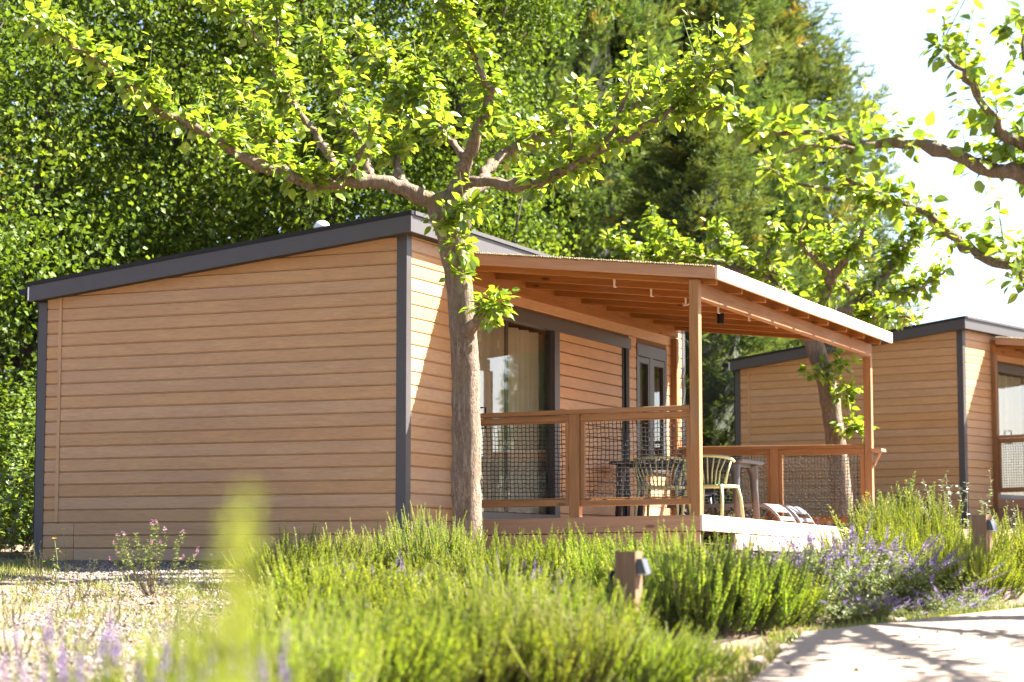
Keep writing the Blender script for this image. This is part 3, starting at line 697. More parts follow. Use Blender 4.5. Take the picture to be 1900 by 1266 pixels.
# ------------------------------------------------------------------ leaves and trees
LEAF_V = np.array([(0, 0, 0), (-.20, .10, .03), (.20, .10, .03), (-.36, .34, .05), (.36, .34, .05), (-.27, .64, .02), (.27, .64, .02), (0, 1.0, -.10), (0, .34, -.03), (0, .66, -.035)])
LEAF_F = np.array([(0, 8, 1), (0, 2, 8), (1, 8, 3), (2, 4, 8), (3, 8, 9), (3, 9, 5), (4, 9, 8), (4, 6, 9), (5, 9, 7), (6, 7, 9)])
QUAD_V = np.array([(0, 0, 0), (-.42, .42, .06), (0, 1, -.03), (.42, .42, .06)]); QUAD_F = np.array([(0, 3, 2), (0, 2, 1)])
def frames(d, n):
    """orthonormal frames: y along d, z near n"""
    d = d/np.linalg.norm(d, axis=1)[:, None]; x = np.cross(d, n); x /= np.linalg.norm(x, axis=1)[:, None]+1e-9
    return np.stack([x, d, np.cross(x, d)], 1)     # rows = axes
def scatter(P, D, Nn, S, tv, tf, rnd):
    Fm = frames(D, Nn); k = len(tv); n = len(P)
    V = P[:, None] + np.einsum('ka,nab->nkb', tv, Fm)*np.asarray(S)[:, None, None]
    return V.reshape(-1, 3), (np.arange(n)[:, None, None]*k+tf).reshape(-1, tf.shape[1]), np.repeat(rnd, k)
def resample(P, R, step, rng, amp):
    P = np.asarray(P, float); s = np.concatenate([[0], np.cumsum(np.linalg.norm(np.diff(P, axis=0), axis=1))])
    n = max(4, int(s[-1]/step)); t = np.linspace(0, s[-1], n)
    Q = np.stack([np.interp(t, s, P[:, i]) for i in range(3)], 1)
    ker = np.array([.25, .5, .25])
    for _ in range(2): Q[1:-1] = .25*Q[:-2]+.5*Q[1:-1]+.25*Q[2:]
    Q[1:-1] += rng.normal(0, amp, (n-2, 3)); return Q, np.interp(t, s, R)
def limb(mb, pts, rng, n=9, step=.06, amp=.010, knob=.22, fat=1.0):
    P = [at(*p[:3]) for p in pts]; R = [p[3]*fat for p in pts]
    Q, r = resample(P, R, step, rng, amp)
    wob = 1 + np.abs(rng.normal(0, knob, len(Q)))*(rng.random(len(Q)) < .5)
    mb.tube(Q, r, n, True, wob=wob); return Q, r
def leaf_clusters(limbs, rng, size, dens, shoots, up=.55):
    """leaf clusters along limbs [(points, radii, start)], plus upright leafy shoots; returns leaf arrays and twig list"""
    P, D, Nn, S = [], [], [], []; tw = []
    for Q, r, t0 in limbs:
        L = np.linalg.norm(np.diff(Q, axis=0), axis=1).sum(); m = int(L*dens*(1-t0))
        for t in t0 + (1-t0)*rng.random(m):
            i = t*(len(Q)-1); a = int(i); c = Q[a] + (Q[min(a+1, len(Q)-1)]-Q[a])*(i-a)
            T = Q[min(a+1, len(Q)-1)]-Q[max(a-1, 0)]; T /= np.linalg.norm(T)+1e-9
            o = rng.normal(0, 1, 3); o -= T*(o@T); o[2] = o[2]*.7+up; o /= np.linalg.norm(o)
            c = c + o*r[a]*.9
            k = rng.integers(5, 10)
            for _ in range(k):
                d = o*.7 + rng.normal(0, .75, 3); d /= np.linalg.norm(d)
                d[2] = d[2]*.8 + .02
                P.append(c + d*rng.uniform(.02, .15)); dd = d.copy(); dd[2] -= rng.uniform(.1, .75); D.append(dd)
                Nn.append(np.array([0, 0, 1])+rng.normal(0, .55, 3)); S.append(size*rng.uniform(.45, 1.1))
        ms = int(L*shoots*(1-t0))
        for t in t0+(1-t0)*rng.random(ms):
            a = int(t*(len(Q)-1)); c = Q[a]; g = rng.normal(0, .35, 3)+np.array([0, 0, 1.0]); g /= np.linalg.norm(g)
            ln = rng.uniform(.12, .50); tip = c+g*ln+rng.normal(0, .03, 3); tw.append((c, (c+tip)/2+rng.normal(0, .012, 3), tip))
            for q in np.linspace(.25, 1, int(5+ln*22)):
                p = c+(tip-c)*q; d = rng.normal(0, 1, 3); d[2] = abs(d[2])*.4-.15; d /= np.linalg.norm(d)
                P.append(p+d*.035); dd = d.copy(); dd[2] -= rng.uniform(0, .8); D.append(dd); Nn.append(np.array([0, 0, 1])+rng.normal(0, .5, 3)); S.append(size*rng.uniform(.5, 1.15)*(1.1-.45*q))
    return np.array(P), np.array(D), np.array(Nn), np.array(S), tw
def leaf_tree(name, trunk, limbs, seed, size, dens, shoots, base, label, group, extra=(), single=0, near=None):
    rng = np.random.default_rng(seed); root = empty(name, base); off = -np.array(base)
    mb = MB(); Q, r = limb(mb, trunk, rng, 14, .09, .004, .05); mb.v = [v+off for v in mb.v]; mb.obj('trunk', M['bark'], root, smooth=True)
    L = []
    for pts, t0 in limbs:
        mb = MB(); Q, r = limb(mb, pts, rng, fat=.80); mb.v = [v+off for v in mb.v]; mb.obj('limb', M['bark'], root, smooth=True); L.append((Q, r, t0))
    for c, w, n in extra:      # tufts sprouting from the trunk: (pixel point), spread, clusters
        c = at(*c); dirv = np.array(w); L.append((np.array([c, c+dirv*.5, c+dirv]), np.array([.012, .01, .006]), 0.15))
    P, D, Nn, S, tw = leaf_clusters(L, rng, size, dens, shoots)
    for c, w, n in extra:
        e = leaf_clusters([(np.array([at(*c), at(*c)+np.array(w)*.5, at(*c)+np.array(w)]), np.array([.012, .01, .006]), .1)], rng, size*.9, n/np.linalg.norm(w), 4)
        P, D, Nn, S = (np.concatenate([u, v]) for u, v in zip((P, D, Nn, S), e[:4])); tw += e[4]
    mb = MB()
    for a in tw: mb.tube([q+off for q in a], [.0038, .003, .002], 5)
    mb.obj('twigs', M['gstem'], root, kind='stuff')
    rnd = np.clip(rng.normal(.55, .24, len(P)), 0, 1); P = P+off
    idx = np.arange(len(P)); pick = np.array([], int)
    if single:
        dist = np.linalg.norm(P-off-CAM, axis=1); score = S/dist
        q = P-off-CAM; zc = q@FWD*CP+q[:, 2]*SP; px = 950+F_PX*(q@RGT)/zc; py = 633-F_PX*(q[:, 2]*CP-q@FWD*SP)/zc
        score = np.where((px > 10) & (px < 1890) & (py > 10), score, 0); pick = np.argsort(-score)[:single]
    rest = np.setdiff1d(idx, pick)
    V, Fc, rr = scatter(P[rest], D[rest], Nn[rest], S[rest], LEAF_V, LEAF_F, rnd[rest])
    crown = obj('crown', mesh_np('crown', V, Fc, [M['leaf']], rnd=rr), root, kind='stuff')
    if single:
        me = [mesh_np('leaf', LEAF_V*np.array([w, 1, z]), LEAF_F, [M['leaf']], rnd=np.full(len(LEAF_V), v)) for w, z, v in ((1, 1, .35), (.92, 1.8, .5), (1.08, .6, .62), (1, 1.3, .78), (.95, 1, .9))]
        Fm = frames(D[pick], Nn[pick])
        for i, k in enumerate(pick):
            o = bpy.data.objects.new('leaf', me[i % 5]); link(o, crown); A = Fm[i].T*S[k]
            o.matrix_basis = Matrix([[*A[0], P[k][0]], [*A[1], P[k][1]], [*A[2], P[k][2]], [0, 0, 0, 1]])
    return tag(root, label, 'tree', group)
GM = 'pollarded mulberry trees'
D0 = 17.8
main_trunk = [(868, 1085, D0, .150), (867, 1000, D0, .126), (866, 900, D0, .119), (865, 780, D0, .117), (864, 690, D0, .116), (860, 620, D0, .113), (854, 550, D0, .110), (846, 480, D0, .116), (837, 425, D0, .132), (826, 385, D0, .150), (816, 362, D0, .13)]
main_limbs = [
 ([(830, 392, 17.8, .10), (790, 368, 17.75, .092), (742, 343, 17.7, .078), (664, 334, 17.6, .068), (615, 335, 17.5, .060), (577, 345, 17.4, .056), (540, 324, 17.3, .054), (475, 309, 17.2, .048), (425, 273, 17.1, .043), (384, 251, 17.0, .038), (340, 224, 16.95, .034), (289, 206, 16.9, .031), (258, 172, 16.8, .024), (204, 131, 16.7, .024), (170, 109, 16.6, .017), (136, 82, 16.55, .014), (98, 60, 16.5, .010), (60, 35, 16.45, .006)], .2),
 ([(664, 334, 17.6, .055), (628, 316, 17.7, .048), (611, 292, 17.8, .043), (584, 245, 17.95, .040), (543, 194, 18.1, .036), (516, 156, 18.2, .033), (506, 132, 18.3, .028), (499, 102, 18.3, .025), (519, 76, 18.4, .017), (515, 20, 18.4, .012), (508, -40, 18.4, .007)], .3),
 ([(499, 104, 18.3, .02), (478, 70, 18.2, .018), (450, 36, 18.1, .016), (395, 4, 18.0, .013), (350, -25, 17.9, .008)], .1),
 ([(828, 385, 17.8, .10), (851, 340, 17.75, .082), (868, 294, 17.6, .062), (884, 265, 17.5, .055), (889, 238, 17.45, .052), (907, 204, 17.4, .048), (912, 168, 17.3, .046), (898, 146, 17.25, .034), (881, 98, 17.2, .028), (852, 58, 17.1, .022), (834, 30, 17.0, .018), (813, 8, 17, .014), (800, -40, 17, .008)], .3),
 ([(848, 352, 17.75, .07), (868, 337, 17.7, .058), (912, 340, 17.55, .050), (953, 347, 17.4, .052), (997, 343, 17.3, .050), (1020, 326, 17.2, .047), (1055, 315, 17.1, .048), (1088, 295, 17.0, .040), (1116, 278, 16.9, .036), (1160, 258, 16.85, .032), (1207, 231, 16.8, .027), (1238, 204, 16.75, .023), (1268, 183, 16.7, .020), (1310, 148, 16.65, .015), (1340, 112, 16.6, .011), (1362, 85, 16.6, .006)], .25),
 ([(838, 372, 17.9, .08), (888, 352, 18.2, .062), (904, 316, 18.4, .052), (936, 283, 18.6, .050), (997, 255, 18.8, .047), (1037, 233, 19.0, .040), (1122, 231, 19.1, .028), (1156, 210, 19.2, .024), (1187, 190, 19.2, .020), (1224, 160, 19.3, .018), (1268, 139, 19.3, .016), (1310, 118, 19.4, .009)], .3),
 ([(1058, 314, 17.1, .03), (1060, 290, 17.1, .026), (1058, 258, 17.1, .022), (1048, 228, 17.15, .020), (1067, 192, 17.2, .015), (1073, 166, 17.2, .010)], .2),
 ([(664, 334, 17.6, .05), (652, 300, 17.4, .032), (674, 282, 17.3, .024), (688, 258, 17.3, .018), (684, 220, 17.2, .010)], .2),
 ([(750, 348, 17.7, .05), (735, 300, 18.2, .035), (742, 250, 18.5, .026), (725, 195, 18.8, .018), (735, 140, 19, .010)], .3),
 ([(868, 294, 17.6, .04), (830, 255, 18.0, .03), (800, 215, 18.3, .022), (790, 170, 18.5, .014), (770, 130, 18.6, .008)], .3),
 ([(1116, 278, 16.9, .03), (1150, 215, 16.8, .02), (1165, 170, 16.7, .013), (1180, 130, 16.7, .008)], .3),
 ([(700, 345, 17.65, .045), (668, 270, 18.1, .034), (640, 200, 18.5, .026), (610, 120, 18.8, .018), (590, 60, 19.0, .010)], .2),
 ([(800, 215, 18.3, .03), (735, 160, 18.7, .022), (690, 105, 19.0, .015), (655, 50, 19.2, .008)], .1),
 ([(540, 324, 17.3, .03), (505, 260, 17.6, .022), (455, 200, 17.8, .015), (430, 150, 18.0, .008)], .2),
 ([(862, 622, 17.75, .06), (880, 602, 17.65, .055), (893, 588, 17.58, .052), (899, 578, 17.55, .04)], .6),
 ([(1238, 204, 16.75, .02), (1290, 215, 16.7, .015), (1345, 195, 16.6, .011), (1380, 220, 16.6, .007)], .2),
]
leaf_tree('mulberry_tree', main_trunk, main_limbs, 11, .108, 31, 7.0, gp(868, D0), 'big pollarded mulberry whose thick trunk stands before the near cabin and porch', GM, single=300,
          extra=[((893, 585, 17.55), (.17, -.05, .06), 5), ((905, 575, 17.55), (.10, 0, .10), 4), ((850, 415, 17.6), (.18, -.08, .12), 5), ((845, 445, 17.6), (.08, -.1, -.12), 3), ((850, 520, 17.65), (.05, -.1, .02), 3), ((830, 395, 17.6), (-.05, -.1, -.18), 3)])
DR = 13.0
right_limbs = [
 ([(2140, 330, DR, .085), (2010, 322, DR, .07), (1899, 317, DR, .062), (1865, 316, DR, .058), (1803, 302, DR, .052), (1769, 285, DR, .046), (1718, 268, DR, .042), (1634, 268, DR, .034), (1572, 265, DR, .027), (1532, 250, DR, .022), (1464, 245, DR-.1, .017), (1400, 248, DR-.2, .012), (1372, 227, DR-.2, .009), (1350, 185, DR-.2, .006)], .12),
 ([(2120, 320, DR, .07), (1985, 300, DR, .055), (1899, 268, DR, .045), (1858, 247, DR-.1, .036), (1831, 204, DR-.2, .030), (1803, 160, DR-.2, .024), (1790, 142, DR-.3, .019), (1763, 122, DR-.3, .016), (1749, 88, DR-.3, .010), (1752, 34, DR-.3, .005)], .2),
 ([(2140, 480, DR+.4, .07), (2000, 500, DR+.5, .055), (1899, 490, DR+.6, .044), (1854, 498, DR+.6, .040), (1803, 465, DR+.6, .034), (1769, 440, DR+.7, .033), (1742, 412, DR+.7, .030), (1712, 394, DR+.7, .024), (1668, 377, DR+.8, .022), (1623, 360, DR+.8, .026), (1586, 342, DR+.8, .020), (1549, 312, DR+.8, .011), (1535, 290, DR+.8, .007)], .15),
 ([(1600, 350, DR+.8, .018), (1560, 347, DR+.8, .015), (1511, 350, DR+.8, .013), (1471, 343, DR+.8, .011), (1437, 322, DR+.8, .007), (1415, 290, DR+.8, .005)], .2),
 ([(1634, 268, DR, .02), (1560, 275, DR-.2, .013), (1500, 265, DR-.3, .009), (1455, 285, DR-.3, .006)], .1),
 ([(2000, 320, DR, .05), (1960, 220, DR-.3, .03), (1915, 150, DR-.4, .018), (1893, 90, DR-.4, .01), (1905, 30, DR-.5, .006)], .2),
 ([(2080, 480, DR+.4, .05), (1960, 560, DR+.3, .03), (1905, 545, DR+.3, .015), (1885, 470, DR+.3, .008)], .35),
 # limbs reaching towards the viewer and away, outside the picture
 ([(2150, 380, DR, .09), (2300, 300, DR-1, .06), (2450, 250, DR-2, .035), (2600, 200, DR-3, .012)], .25),
 ([(2150, 380, DR, .09), (2250, 330, DR+1.2, .06), (2330, 300, DR+2.6, .03), (2350, 260, DR+3.6, .012)], .25),
 ([(2150, 380, DR, .09), (2330, 360, DR+.5, .055), (2520, 330, DR+.8, .03), (2680, 300, DR+1.2, .012)], .25),
 ([(2150, 380, DR, .09), (2180, 300, DR-1.3, .06), (2200, 230, DR-2.4, .03), (2190, 180, DR-3.4, .012)], .25),
 ([(2150, 400, DR, .09), (2400, 420, DR-.6, .05), (2620, 400, DR-1.4, .03), (2850, 380, DR-2, .012)], .25),
]
leaf_tree('mulberry_tree', [(2165, 1260, DR, .16), (2160, 1000, DR, .13), (2155, 700, DR, .12), (2148, 480, DR, .12), (2142, 380, DR, .14), (2138, 340, DR, .12)], right_limbs, 23, .102, 22, 4.5, gp(2165, DR),
          'mulberry reaching in from the right edge, leafy limbs against the sky', GM)
DT = 28.0
t3_limbs = [
 ([(1500, 610, DT, .10), (1528, 566, DT, .085), (1545, 510, DT-.3, .07), (1572, 480, DT-.4, .055), (1592, 450, DT-.5, .042), (1606, 425, DT-.5, .03), (1610, 395, DT-.6, .015)], .25),
 ([(1520, 600, DT, .10), (1600, 562, DT+.3, .08), (1640, 512, DT+.4, .065), (1665, 478, DT+.5, .05), (1700, 432, DT+.6, .03), (1720, 405, DT+.6, .014)], .3),
 ([(1600, 560, DT+.3, .06), (1690, 540, DT+.1, .04), (1720, 528, DT, .03), (1765, 496, DT, .014)], .2),
 ([(1495, 600, DT, .09), (1440, 520, DT+.6, .06), (1400, 500, DT+.9, .045), (1370, 480, DT+1, .03), (1330, 440, DT+1.2, .016), (1315, 420, DT+1.2, .01)], .25),
 ([(1440, 520, DT+.6, .05), (1420, 475, DT+.4, .03), (1440, 445, DT+.4, .02), (1450, 420, DT+.4, .01)], .2),
 ([(1400, 508, DT+.9, .05), (1300, 482, DT+1.4, .035), (1235, 450, DT+1.6, .024), (1205, 405, DT+1.8, .012)], .3),
 ([(1290, 485, DT+1.4, .03), (1210, 480, DT+2, .02), (1160, 462, DT+2.2, .013), (1120, 440, DT+2.4, .008)], .2),
 ([(1560, 585, DT+.1, .05), (1650, 590, DT-.5, .035), (1690, 585, DT-.6, .02), (1700, 600, DT-.6, .01)], .25),
 ([(1545, 510, DT-.3, .05), (1500, 470, DT-.6, .035), (1480, 440, DT-.8, .02), (1495, 410, DT-.8, .01)], .25),
 ([(1600, 562, DT+.3, .05), (1560, 520, DT+.9, .04), (1540, 470, DT+1.3, .025), (1550, 430, DT+1.5, .012)], .25),
]
leaf_tree('mulberry_tree', [(1566, 1030, DT, .165), (1562, 930, DT, .14), (1556, 860, DT, .13), (1548, 800, DT, .125), (1541, 745, DT, .125), (1529, 695, DT, .122), (1513, 645, DT, .122), (1502, 610, DT, .14), (1500, 590, DT, .12)], t3_limbs, 31, .140, 26, 6.0, gp(1566, DT),
          'smaller pollarded mulberry rising behind the porch before the farther cabin', GM,
          extra=[((1555, 735, DT-.2), (.25, 0, .1), 6), ((1560, 790, DT-.2), (.32, 0, -.1), 8), ((1535, 695, DT-.2), (-.2, -.1, .0), 4), ((1555, 690, DT-.2), (.18, 0, .1), 4)])

def crown_leaves(rng, c, rx, rz, nclump, per, cr, size, lo=.35):
    """leaf clumps through an egg-shaped crown, denser to the outside, with gaps"""
    nb = max(14, nclump//9); u = rng.normal(0, 1, (nb, 3)); u /= np.linalg.norm(u, axis=1)[:, None]
    r = rng.uniform(lo**3, 1, nb)**(1/3)
    lump = 1 + .16*np.sin(u[:, 0]*5+1)*np.sin(u[:, 2]*6) + .12*np.sin(u[:, 1]*7+2)
    B = c + u*np.array([rx, rx, rz])*(r*lump)[:, None]; bi = rng.integers(0, nb, nclump); bt = rng.normal(.45, .20, nb)
    C = B[bi] + rng.normal(0, 1, (nclump, 3))*np.array([.42, .42, .26])*rx/2.1
    P = np.repeat(C, per, 0) + rng.normal(0, 1, (nclump*per, 3))*np.repeat(cr*rng.uniform(.5, 1.2, nclump), per)[:, None]*np.array([1, 1, .7])
    D = rng.normal(0, 1, P.shape); D[:, 2] -= .6
    Nn = rng.normal(0, .8, P.shape)+np.array([0, 0, .8])
    tone = np.repeat(bt[bi]+rng.normal(0, .16, nclump), per)+rng.normal(0, .07, len(P))
    return P, D, Nn, size*rng.uniform(.6, 1.2, len(P)), np.clip(tone, 0, 1), C
def big_tree(name, px, d, H, rx, seed, nclump, per, size, mat, label, group, clear=.2, cr=.3, bark='bark2', lean=0):
    rng = np.random.default_rng(seed); base = gp(px, d); root = empty(name, base)
    cz = H*(clear+1)/2; rz = H*(1-clear)/2
    P, D, Nn, S, rnd, C = crown_leaves(rng, np.array([lean*.5, 0, cz]), rx, rz, nclump, per, cr, size)
    V, Fc, rr = scatter(P, D, Nn, S, QUAD_V, QUAD_F, rnd)
    mb = MB(); h = np.linspace(0, 1, 14); ax = np.c_[lean*h**1.5 + .12*np.sin(h*7+seed), .12*np.sin(h*5+2), h*H*.92]
    mb.tube(ax, .17*(1-h)**.8*H/9+.012, 10); mb.obj('trunk', M[bark], root, smooth=True)
    mb = MB()
    for k in rng.choice(len(C), min(26, len(C)), False):
        e = C[k]; s0 = np.clip((e[2]-rx*rng.uniform(.5, 1.1))/(H*.92), .08, .9); a = np.array([np.interp(s0, h, ax[:, i]) for i in range(3)])
        m = (a+e)/2 + np.array([0, 0, -.15])+rng.normal(0, .12, 3); mb.tube([a, m, e], [.055*(1-s0)+.02, .028, .008], 6)
    mb.obj('limbs', M[bark], root, smooth=True, kind='stuff')
    obj('crown', mesh_np('crown', V, Fc, [M[mat]], rnd=rr), root, kind='stuff')
    return tag(root, label, 'tree', group)
GP = 'broadleaf trees behind the near cabin'
big_tree('poplar_tree', 60, 29, 10.5, 2.3, 41, 760, 58, .076, 'poplar', 'broadleaf tree at the far left edge, dark and shaded low down', GP, .10, .34, lean=.3)
big_tree('poplar_tree', 330, 31, 11.5, 2.3, 42, 860, 58, .076, 'poplar', 'broadleaf tree with upright grey stems above the low end of the cabin roof', GP, .12, .34, lean=-.2)
big_tree('poplar_tree', 610, 30, 11.5, 2.1, 43, 760, 58, .076, 'poplar', 'broadleaf tree behind the middle of the cabin roof, around the white vent', GP, .14, .34)
big_tree('poplar_tree', 850, 30.5, 11.0, 1.5, 44, 520, 58, .076, 'poplar', 'bright broadleaf tree behind the mulberry fork, next to the dark cypresses', GP, .16, .32, lean=.3)
big_tree('poplar_tree', -190, 27, 9, 2.2, 45, 420, 46, .085, 'poplar', 'broadleaf tree mostly out of view beyond the left edge', GP, .10, .34)
GB = 'dark trees far behind'
big_tree('evergreen_tree', 140, 40, 13, 3.6, 51, 640, 42, .13, 'conifer', 'dark far tree glimpsed through the left foliage', GB, .02, .45)
big_tree('evergreen_tree', 480, 41, 13, 3.6, 52, 640, 42, .13, 'conifer', 'dark far tree glimpsed behind the stems over the cabin roof', GB, .02, .45)
big_tree('evergreen_tree', 780, 46, 10, 3.0, 53, 380, 40, .13, 'conifer', 'dark far tree between the bright foliage and the cypresses', GB, .02, .45)
big_tree('evergreen_tree', -120, 36, 7, 2.6, 54, 380, 40, .12, 'conifer', 'low dark tree at the left edge below the poplar crown', GB, .0, .45)

# cypresses: feathery sprays over a lumpy tapering body
def spray_template(rng):
    V, Fc = [], []; n = 0
    for t in np.linspace(.12, .92, 4):
        for s in (-1, 1):
            b = np.array([0, t*.80, .10*t*t]); L = .42*(1-t*.55); a = .80-.30*t
            e = b + np.array([s*math.sin(a)*L, math.cos(a)*L, rng.normal(0, .05)]); w = .085
            q = np.array([-s*math.cos(a)*w, math.sin(a)*w, 0])
            V += [b-q*.7, b+q*.7, e]; Fc.append((n, n+1, n+2)); n += 3
    V += [(-.035, 0, 0), (.035, 0, 0), (0, 1.10, .12)]; Fc.append((n, n+1, n+2))
    return np.array(V), np.array(Fc)
def cypress_meshes(seed, H, rx, m, per, size):
    """feathery crown: flame-shaped plumes of small flat sprays all over a tapering lumpy body"""
    rng = np.random.default_rng(seed); tv, tf = spray_template(rng)
    def body(h): return np.where(h < .14, .78+1.57*h, np.clip(1-(np.clip(h-.14, 0, 1)/.86)**2.8, 0, 1))
    h = rng.random(m)**1.05; th = rng.random(m)*2*math.pi
    lump = 1+.10*np.sin(th*3+h*9+seed)+.07*np.sin(th*7-h*21)
    R = rx*body(h)*lump*(.72+.28*rng.random(m)**.6)+.04
    C = np.c_[R*np.cos(th), R*np.sin(th), h*H*.97]
    up = rng.uniform(.35, 1.3, m); O = np.c_[np.cos(th), np.sin(th), up]; O /= np.linalg.norm(O, axis=1)[:, None]
    pl = rng.uniform(.50, 1.10, m)
    s = rng.random((m, per)); az = rng.random((m, per))*2*math.pi; rr = .28*(1-s*.85)*np.sqrt(rng.random((m, per)))
    X = np.cross(O, [0, 0, 1.0]); X /= np.linalg.norm(X, axis=1)[:, None]; Yv = np.cross(O, X)
    rad = X[:, None]*np.cos(az)[..., None] + Yv[:, None]*np.sin(az)[..., None]
    P = C[:, None] + O[:, None]*(s*pl[:, None]-.22)[..., None] + rad*rr[..., None]
    D = O[:, None]*.7 + rad*(.95*(1-s*.6))[..., None] + rng.normal(0, .25, P.shape); D[..., 2] += .12
    P = P.reshape(-1, 3); D = D.reshape(-1, 3); Nn = rng.normal(0, 1, P.shape)
    tone = np.clip(np.repeat(rng.normal(.46, .17, m), per) + rng.normal(0, .10, len(P)) + np.where(np.repeat(rng.random(m), per) > .95, .32, 0), 0, 1)
    V, Fc, rv = scatter(P, D, Nn, size*rng.uniform(.6, 1.15, len(P)), tv, tf, tone)
    crown = mesh_np('crown', V, Fc, [M['conifer']], rnd=rv)
    mb = MB(); mb.tube([(0, 0, -.2), (0, 0, H*.5), (0, 0, H*.95)], [.2, .13, .02], 9); trunk = mb.mesh('trunk', M['bark2'], True)
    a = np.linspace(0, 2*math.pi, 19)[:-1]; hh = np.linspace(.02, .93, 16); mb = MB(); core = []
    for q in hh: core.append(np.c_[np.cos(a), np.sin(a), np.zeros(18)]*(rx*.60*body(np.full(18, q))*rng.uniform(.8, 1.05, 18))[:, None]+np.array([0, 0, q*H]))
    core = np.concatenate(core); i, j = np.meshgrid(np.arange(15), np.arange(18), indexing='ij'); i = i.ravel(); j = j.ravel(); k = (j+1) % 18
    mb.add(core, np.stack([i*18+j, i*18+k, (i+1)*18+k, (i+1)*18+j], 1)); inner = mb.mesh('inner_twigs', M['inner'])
    return crown, trunk, inner
CYP = [cypress_meshes(61, 14.0, 1.8, 1050, 34, .23), cypress_meshes(62, 14.0, 1.8, 1050, 34, .23)]
def cypress(px, d, H, rx, seed, label, loc=None):
    base = gp(px, d) if loc is None else loc
    root = empty('cypress_tree', base, seed*1.7); s = (rx/1.8, rx/1.8, H/14.0)
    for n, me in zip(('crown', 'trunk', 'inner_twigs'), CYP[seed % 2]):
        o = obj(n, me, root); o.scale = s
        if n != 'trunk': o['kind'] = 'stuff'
    return tag(root, label, 'tree', 'tall cypress row')
for a in ((925, 39.5, 12.8, 1.6, 61, 'leftmost tall cypress, beside the bright broadleaf tree'),
          (1065, 41, 14.2, 1.8, 62, 'tall cypress second from the broadleaf trees, with golden tips'),
          (1205, 43, 15.0, 1.85, 63, 'dark middle cypress of the tall row'),
          (1335, 43.5, 13.6, 1.85, 64, 'tall cypress right of the middle of the row, left of the outermost'),
          (1435, 45.5, 11.5, 2.45, 65, 'outermost cypress whose curved outline stands against the sky'),
          (1290, 38.5, 7.5, 1.6, 66, 'shorter dark cypress seen under the porch roof beside the far cabin')):
    cypress(*a)
# beyond the right edge: trees mirrored in the glass door
for x, y, H, rx, sd_, lab in ((9.5, 25.0, 4.6, .55, 71, 'slim cypress outside the view, mirrored in the glass door'), (20.0, 52.0, 9.0, 1.3, 72, 'cypress far outside the view, mirrored at the edge of the glass door')):
    cypress(0, 0, H, rx, sd_, lab, (x, y, float(gz(x, y))))

# ------------------------------------------------------------------ shrubs and flowers
NEED_V = np.array([(0, 0, 0), (-.11, .5, 0), (0, 1, .03), (.11, .5, 0)])
LANCE_V = np.array([(0, 0, 0), (-.15, .4, .03), (0, 1, -.06), (.15, .4, .03)])
def stems_of(rng, n, H, R, lean=.55, droop=.0, nseg=6, base=.35, var=.62):
    out = []
    for _ in range(n):
        a = rng.random()*2*math.pi; q = math.sqrt(rng.random()); b = np.array([math.cos(a), math.sin(a), 0])*R*base*q
        h = H*rng.uniform(var, 1.0)*(1-.34*q**2); o = np.array([math.cos(a+rng.normal(0, .3)), math.sin(a+rng.normal(0, .3)), 0])*R*(q*lean+.12*rng.random())
        t = np.linspace(0, 1, nseg)[:, None]; p = b + o*t**(.8) + np.array([0, 0, h])*t - np.array([0, 0, droop*h])*t**3
        p[1:] += rng.normal(0, .010, (nseg-1, 3)); out.append(p)
    return out
def along(p, t):
    i = t*(len(p)-1); a = np.minimum(i.astype(int), len(p)-2); f = (i-a)[:, None]
    c = p[a]*(1-f)+p[a+1]*f; T = p[a+1]-p[a]; return c, T/np.linalg.norm(T, axis=1)[:, None]
def rosemary_mesh(seed, n, H, R, per, nl=.025, wide=1.0, side=3, stems=None):
    rng = np.random.default_rng(seed); st = stems_of(rng, n, H, R, .42, 0, 6, .60, .5) if stems is None else list(stems)
    for p in list(st):
        for _ in range(side):
            t = np.array([rng.uniform(.15, .65)]); c, T = along(p, t); o = rng.normal(0, 1, 3); o[2] = abs(o[2])*.4; o /= np.linalg.norm(o)
            L = rng.uniform(.14, .34)*H/.7; g = T[0]*.9+o*.30+np.array([0, 0, .35]); g /= np.linalg.norm(g); q = np.linspace(0, 1, 4)[:, None]
            st.append(c[0]+g*L*q + np.array([0, 0, .06])*q**2)
    P, D, Nn, S, r = [], [], [], [], []
    for p in st:
        L = np.linalg.norm(np.diff(p, axis=0), axis=1).sum(); k = int(per*L); t = np.sort(rng.uniform(.10, 1, k)); c, T = along(p, t)
        a = np.arange(k)*2.4+rng.random()*6; u = np.cross(T, [.3, .2, .9]); u /= np.linalg.norm(u, axis=1)[:, None]; w = np.cross(T, u)
        rad = u*np.cos(a)[:, None]+w*np.sin(a)[:, None]
        P.append(c); D.append(T*rng.uniform(.7, 1.1, k)[:, None]+rad*.60); Nn.append(np.cross(T, rad)+rng.normal(0, .3, T.shape)+T*.5); S.append(nl*(1.12-.62*t**3)*rng.uniform(.7, 1.15, k))
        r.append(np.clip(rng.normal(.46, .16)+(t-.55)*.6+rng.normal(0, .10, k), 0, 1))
    tv = NEED_V*np.array([wide, 1, 1])
    V, Fc, rv = scatter(np.concatenate(P), np.concatenate(D), np.concatenate(Nn), np.concatenate(S), tv, QUAD_F, np.concatenate(r))
    me = mesh_np('rosemary_bush', V, Fc, [M['rosemary']], rnd=rv); mb = MB()
    for p in st: mb.tube(p, np.linspace(.0042, .0014, len(p)), 3, False)
    return me, mb.mesh('stems', M['stem'])
